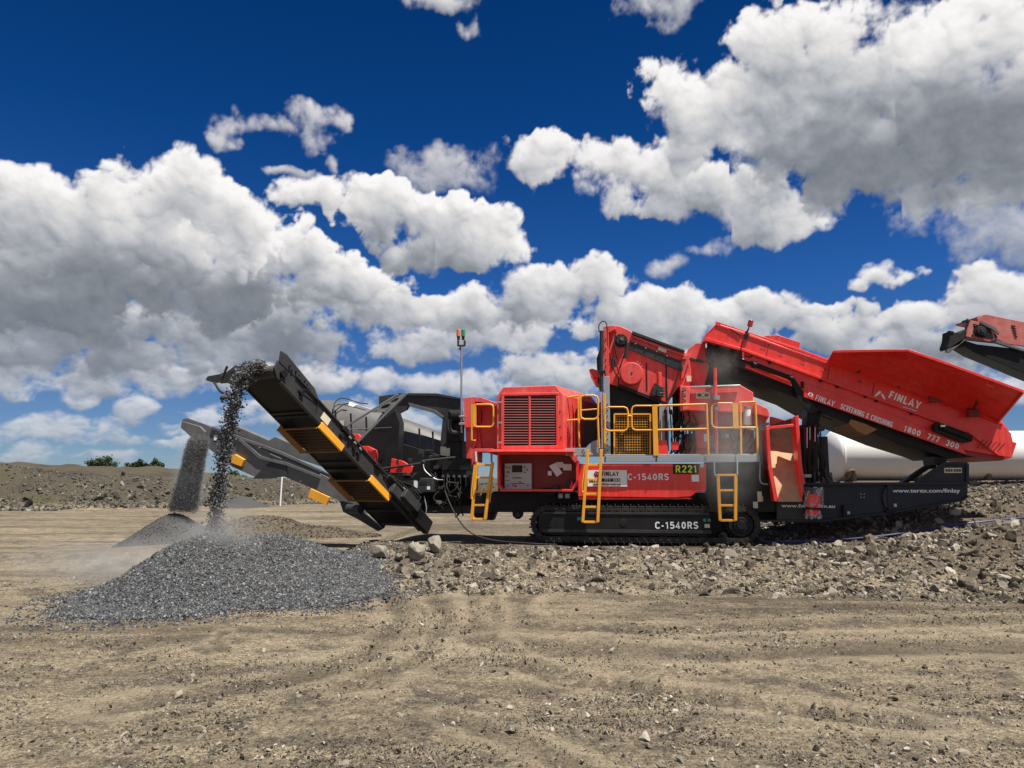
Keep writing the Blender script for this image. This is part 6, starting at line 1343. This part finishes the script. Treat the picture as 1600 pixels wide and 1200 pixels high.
# ------------------------------------------------------------------ water hose lying on the berm
def ground_pt(px, py, z=.03):
    r = ray(px, py); t0 = 5.0/r.y
    for i in range(4000):
        t = (5+i*.01)/r.y; q = CAM+r*t
        if q.z <= float(hz([q.x], [q.y])[0]): break
    return Vector((q.x, q.y, float(hz([q.x], [q.y])[0])+z))
pts = [ground_pt(x, y, .05) for x, y in ((820, 846), (880, 850), (960, 851), (1060, 851.5), (1150, 851), (1230, 851), (1290, 849), (1350, 845), (1410, 838), (1460, 830), (1500, 824), (1545, 819), (1600, 813), (1680, 806))]
pts = [p+Vector((0, -.12*0, .0)) for p in pts]
b = MB(); b.tube(catmull(pts, 8), .017, 8); o = b.build('water_hose', BLU, None); tag(o, 'long dark blue hose lying along the top edge of the rubble berm', 'hose')
# ------------------------------------------------------------------ airborne dust
def dust(name, px, py, Y, size, dens, label, seed, col=(.93, .91, .87)):
    bm = bmesh.new(); bmesh.ops.create_icosphere(bm, subdivisions=3, radius=1); 
    for v in bm.verts: v.co = Vector((v.co.x*size[0], v.co.y*size[1], v.co.z*size[2]))
    me = bpy.data.meshes.new(name); bm.to_mesh(me); bm.free(); m = bpy.data.materials.new(name); m.use_nodes = True; g = NT(m); g.n.remove(g.n['Principled BSDF'])
    v = g.new('ShaderNodeVolumePrincipled'); v.inputs['Color'].default_value = col+(1,); v.inputs['Anisotropy'].default_value = .2
    tc = g.new('ShaderNodeTexCoord').outputs['Object']; nz = g.noise(tc, 1.6, 4, .6, .6)
    mp = g.new('ShaderNodeVectorMath', operation='DIVIDE'); g.link(tc, mp.inputs[0]); mp.inputs[1].default_value = size
    ln = g.new('ShaderNodeVectorMath', operation='LENGTH'); g.link(mp.outputs[0], ln.inputs[0]); fo = g.math('SUBTRACT', 1.0, ln.outputs['Value'], clamp=True); fo = g.math('POWER', fo, 1.4)
    dn = g.math('MULTIPLY', g.math('MULTIPLY', g.math('SUBTRACT', nz, .30, clamp=True), fo), dens*11); g.link(dn, v.inputs['Density']); g.link(v.outputs[0], g.n['Material Output'].inputs['Volume'])
    me.materials.append(m); o = bpy.data.objects.new(name, me); COL.objects.link(o); o.location = W(px, py, Y); tag(o, label, 'dust', kind='stuff')
    try: m.cycles.volume_step_rate = 1.5
    except Exception: pass
dust('dust_cloud', 1135, 690, 13.6, (.8, .6, 1.5), .42, 'thin pale dust hanging in front of the cone crusher', 1)
dust('dust_cloud', 300, 745, 18.4, (.6, .5, 1.15), .9, 'grey dust drifting round the far falling grit', 2, (.8, .8, .8))
dust('dust_cloud', 200, 880, 11.6, (2.2, 1.2, .5), .38, 'faint pale dust over the left edge of the gravel pile', 3)
dust('dust_cloud', 345, 835, 10.9, (.8, .6, .5), .8, 'dust puffing up where the near stones land', 4)
dust('dust_cloud', 1120, 570, 14.2, (.5, .6, .4), .6, 'brown dust beneath the feed conveyor head', 5, (.7, .62, .56))

for o in list(bpy.data.objects):
    if o.type == 'MESH' and o.parent and o.name.split('.')[0] in ('drive_fittings','cross_bar','tie_rod','chassis_gusset','tail_motor','lift_ram','ram_rod','hopper_wing','handrail','end_drum','support_leg','weld_band','head_plate','conveyor_flange','crusher_support','frame_post','ladder_hanger','pipe_joint','mast_clamp','latch','wing_catch','warning_sticker','sticker','panel_print','outlet_flange','ladder_grip','guard_side','belly_hose','fold_ram','return_roller','canister_cap','scraper_bar','feeder_belly','chassis_belly','support_jack','valve_lever','control_knob','paper_tags','cabinet_fittings','handle_slot','pipe_clip','tower_bracket','cover_flange','front_chassis_beam','foot_casing','idler_bracket','clamp','hydraulic_hose','pipe_fittings','hood_strap','head_fittings','wing_rib','cable_clip','screen_fittings','stand_pipe','motor_guard','radiator_cowl','hydraulic_tank','power_pack_casing','highlight_strip','outlet_pipe'): separate(o)
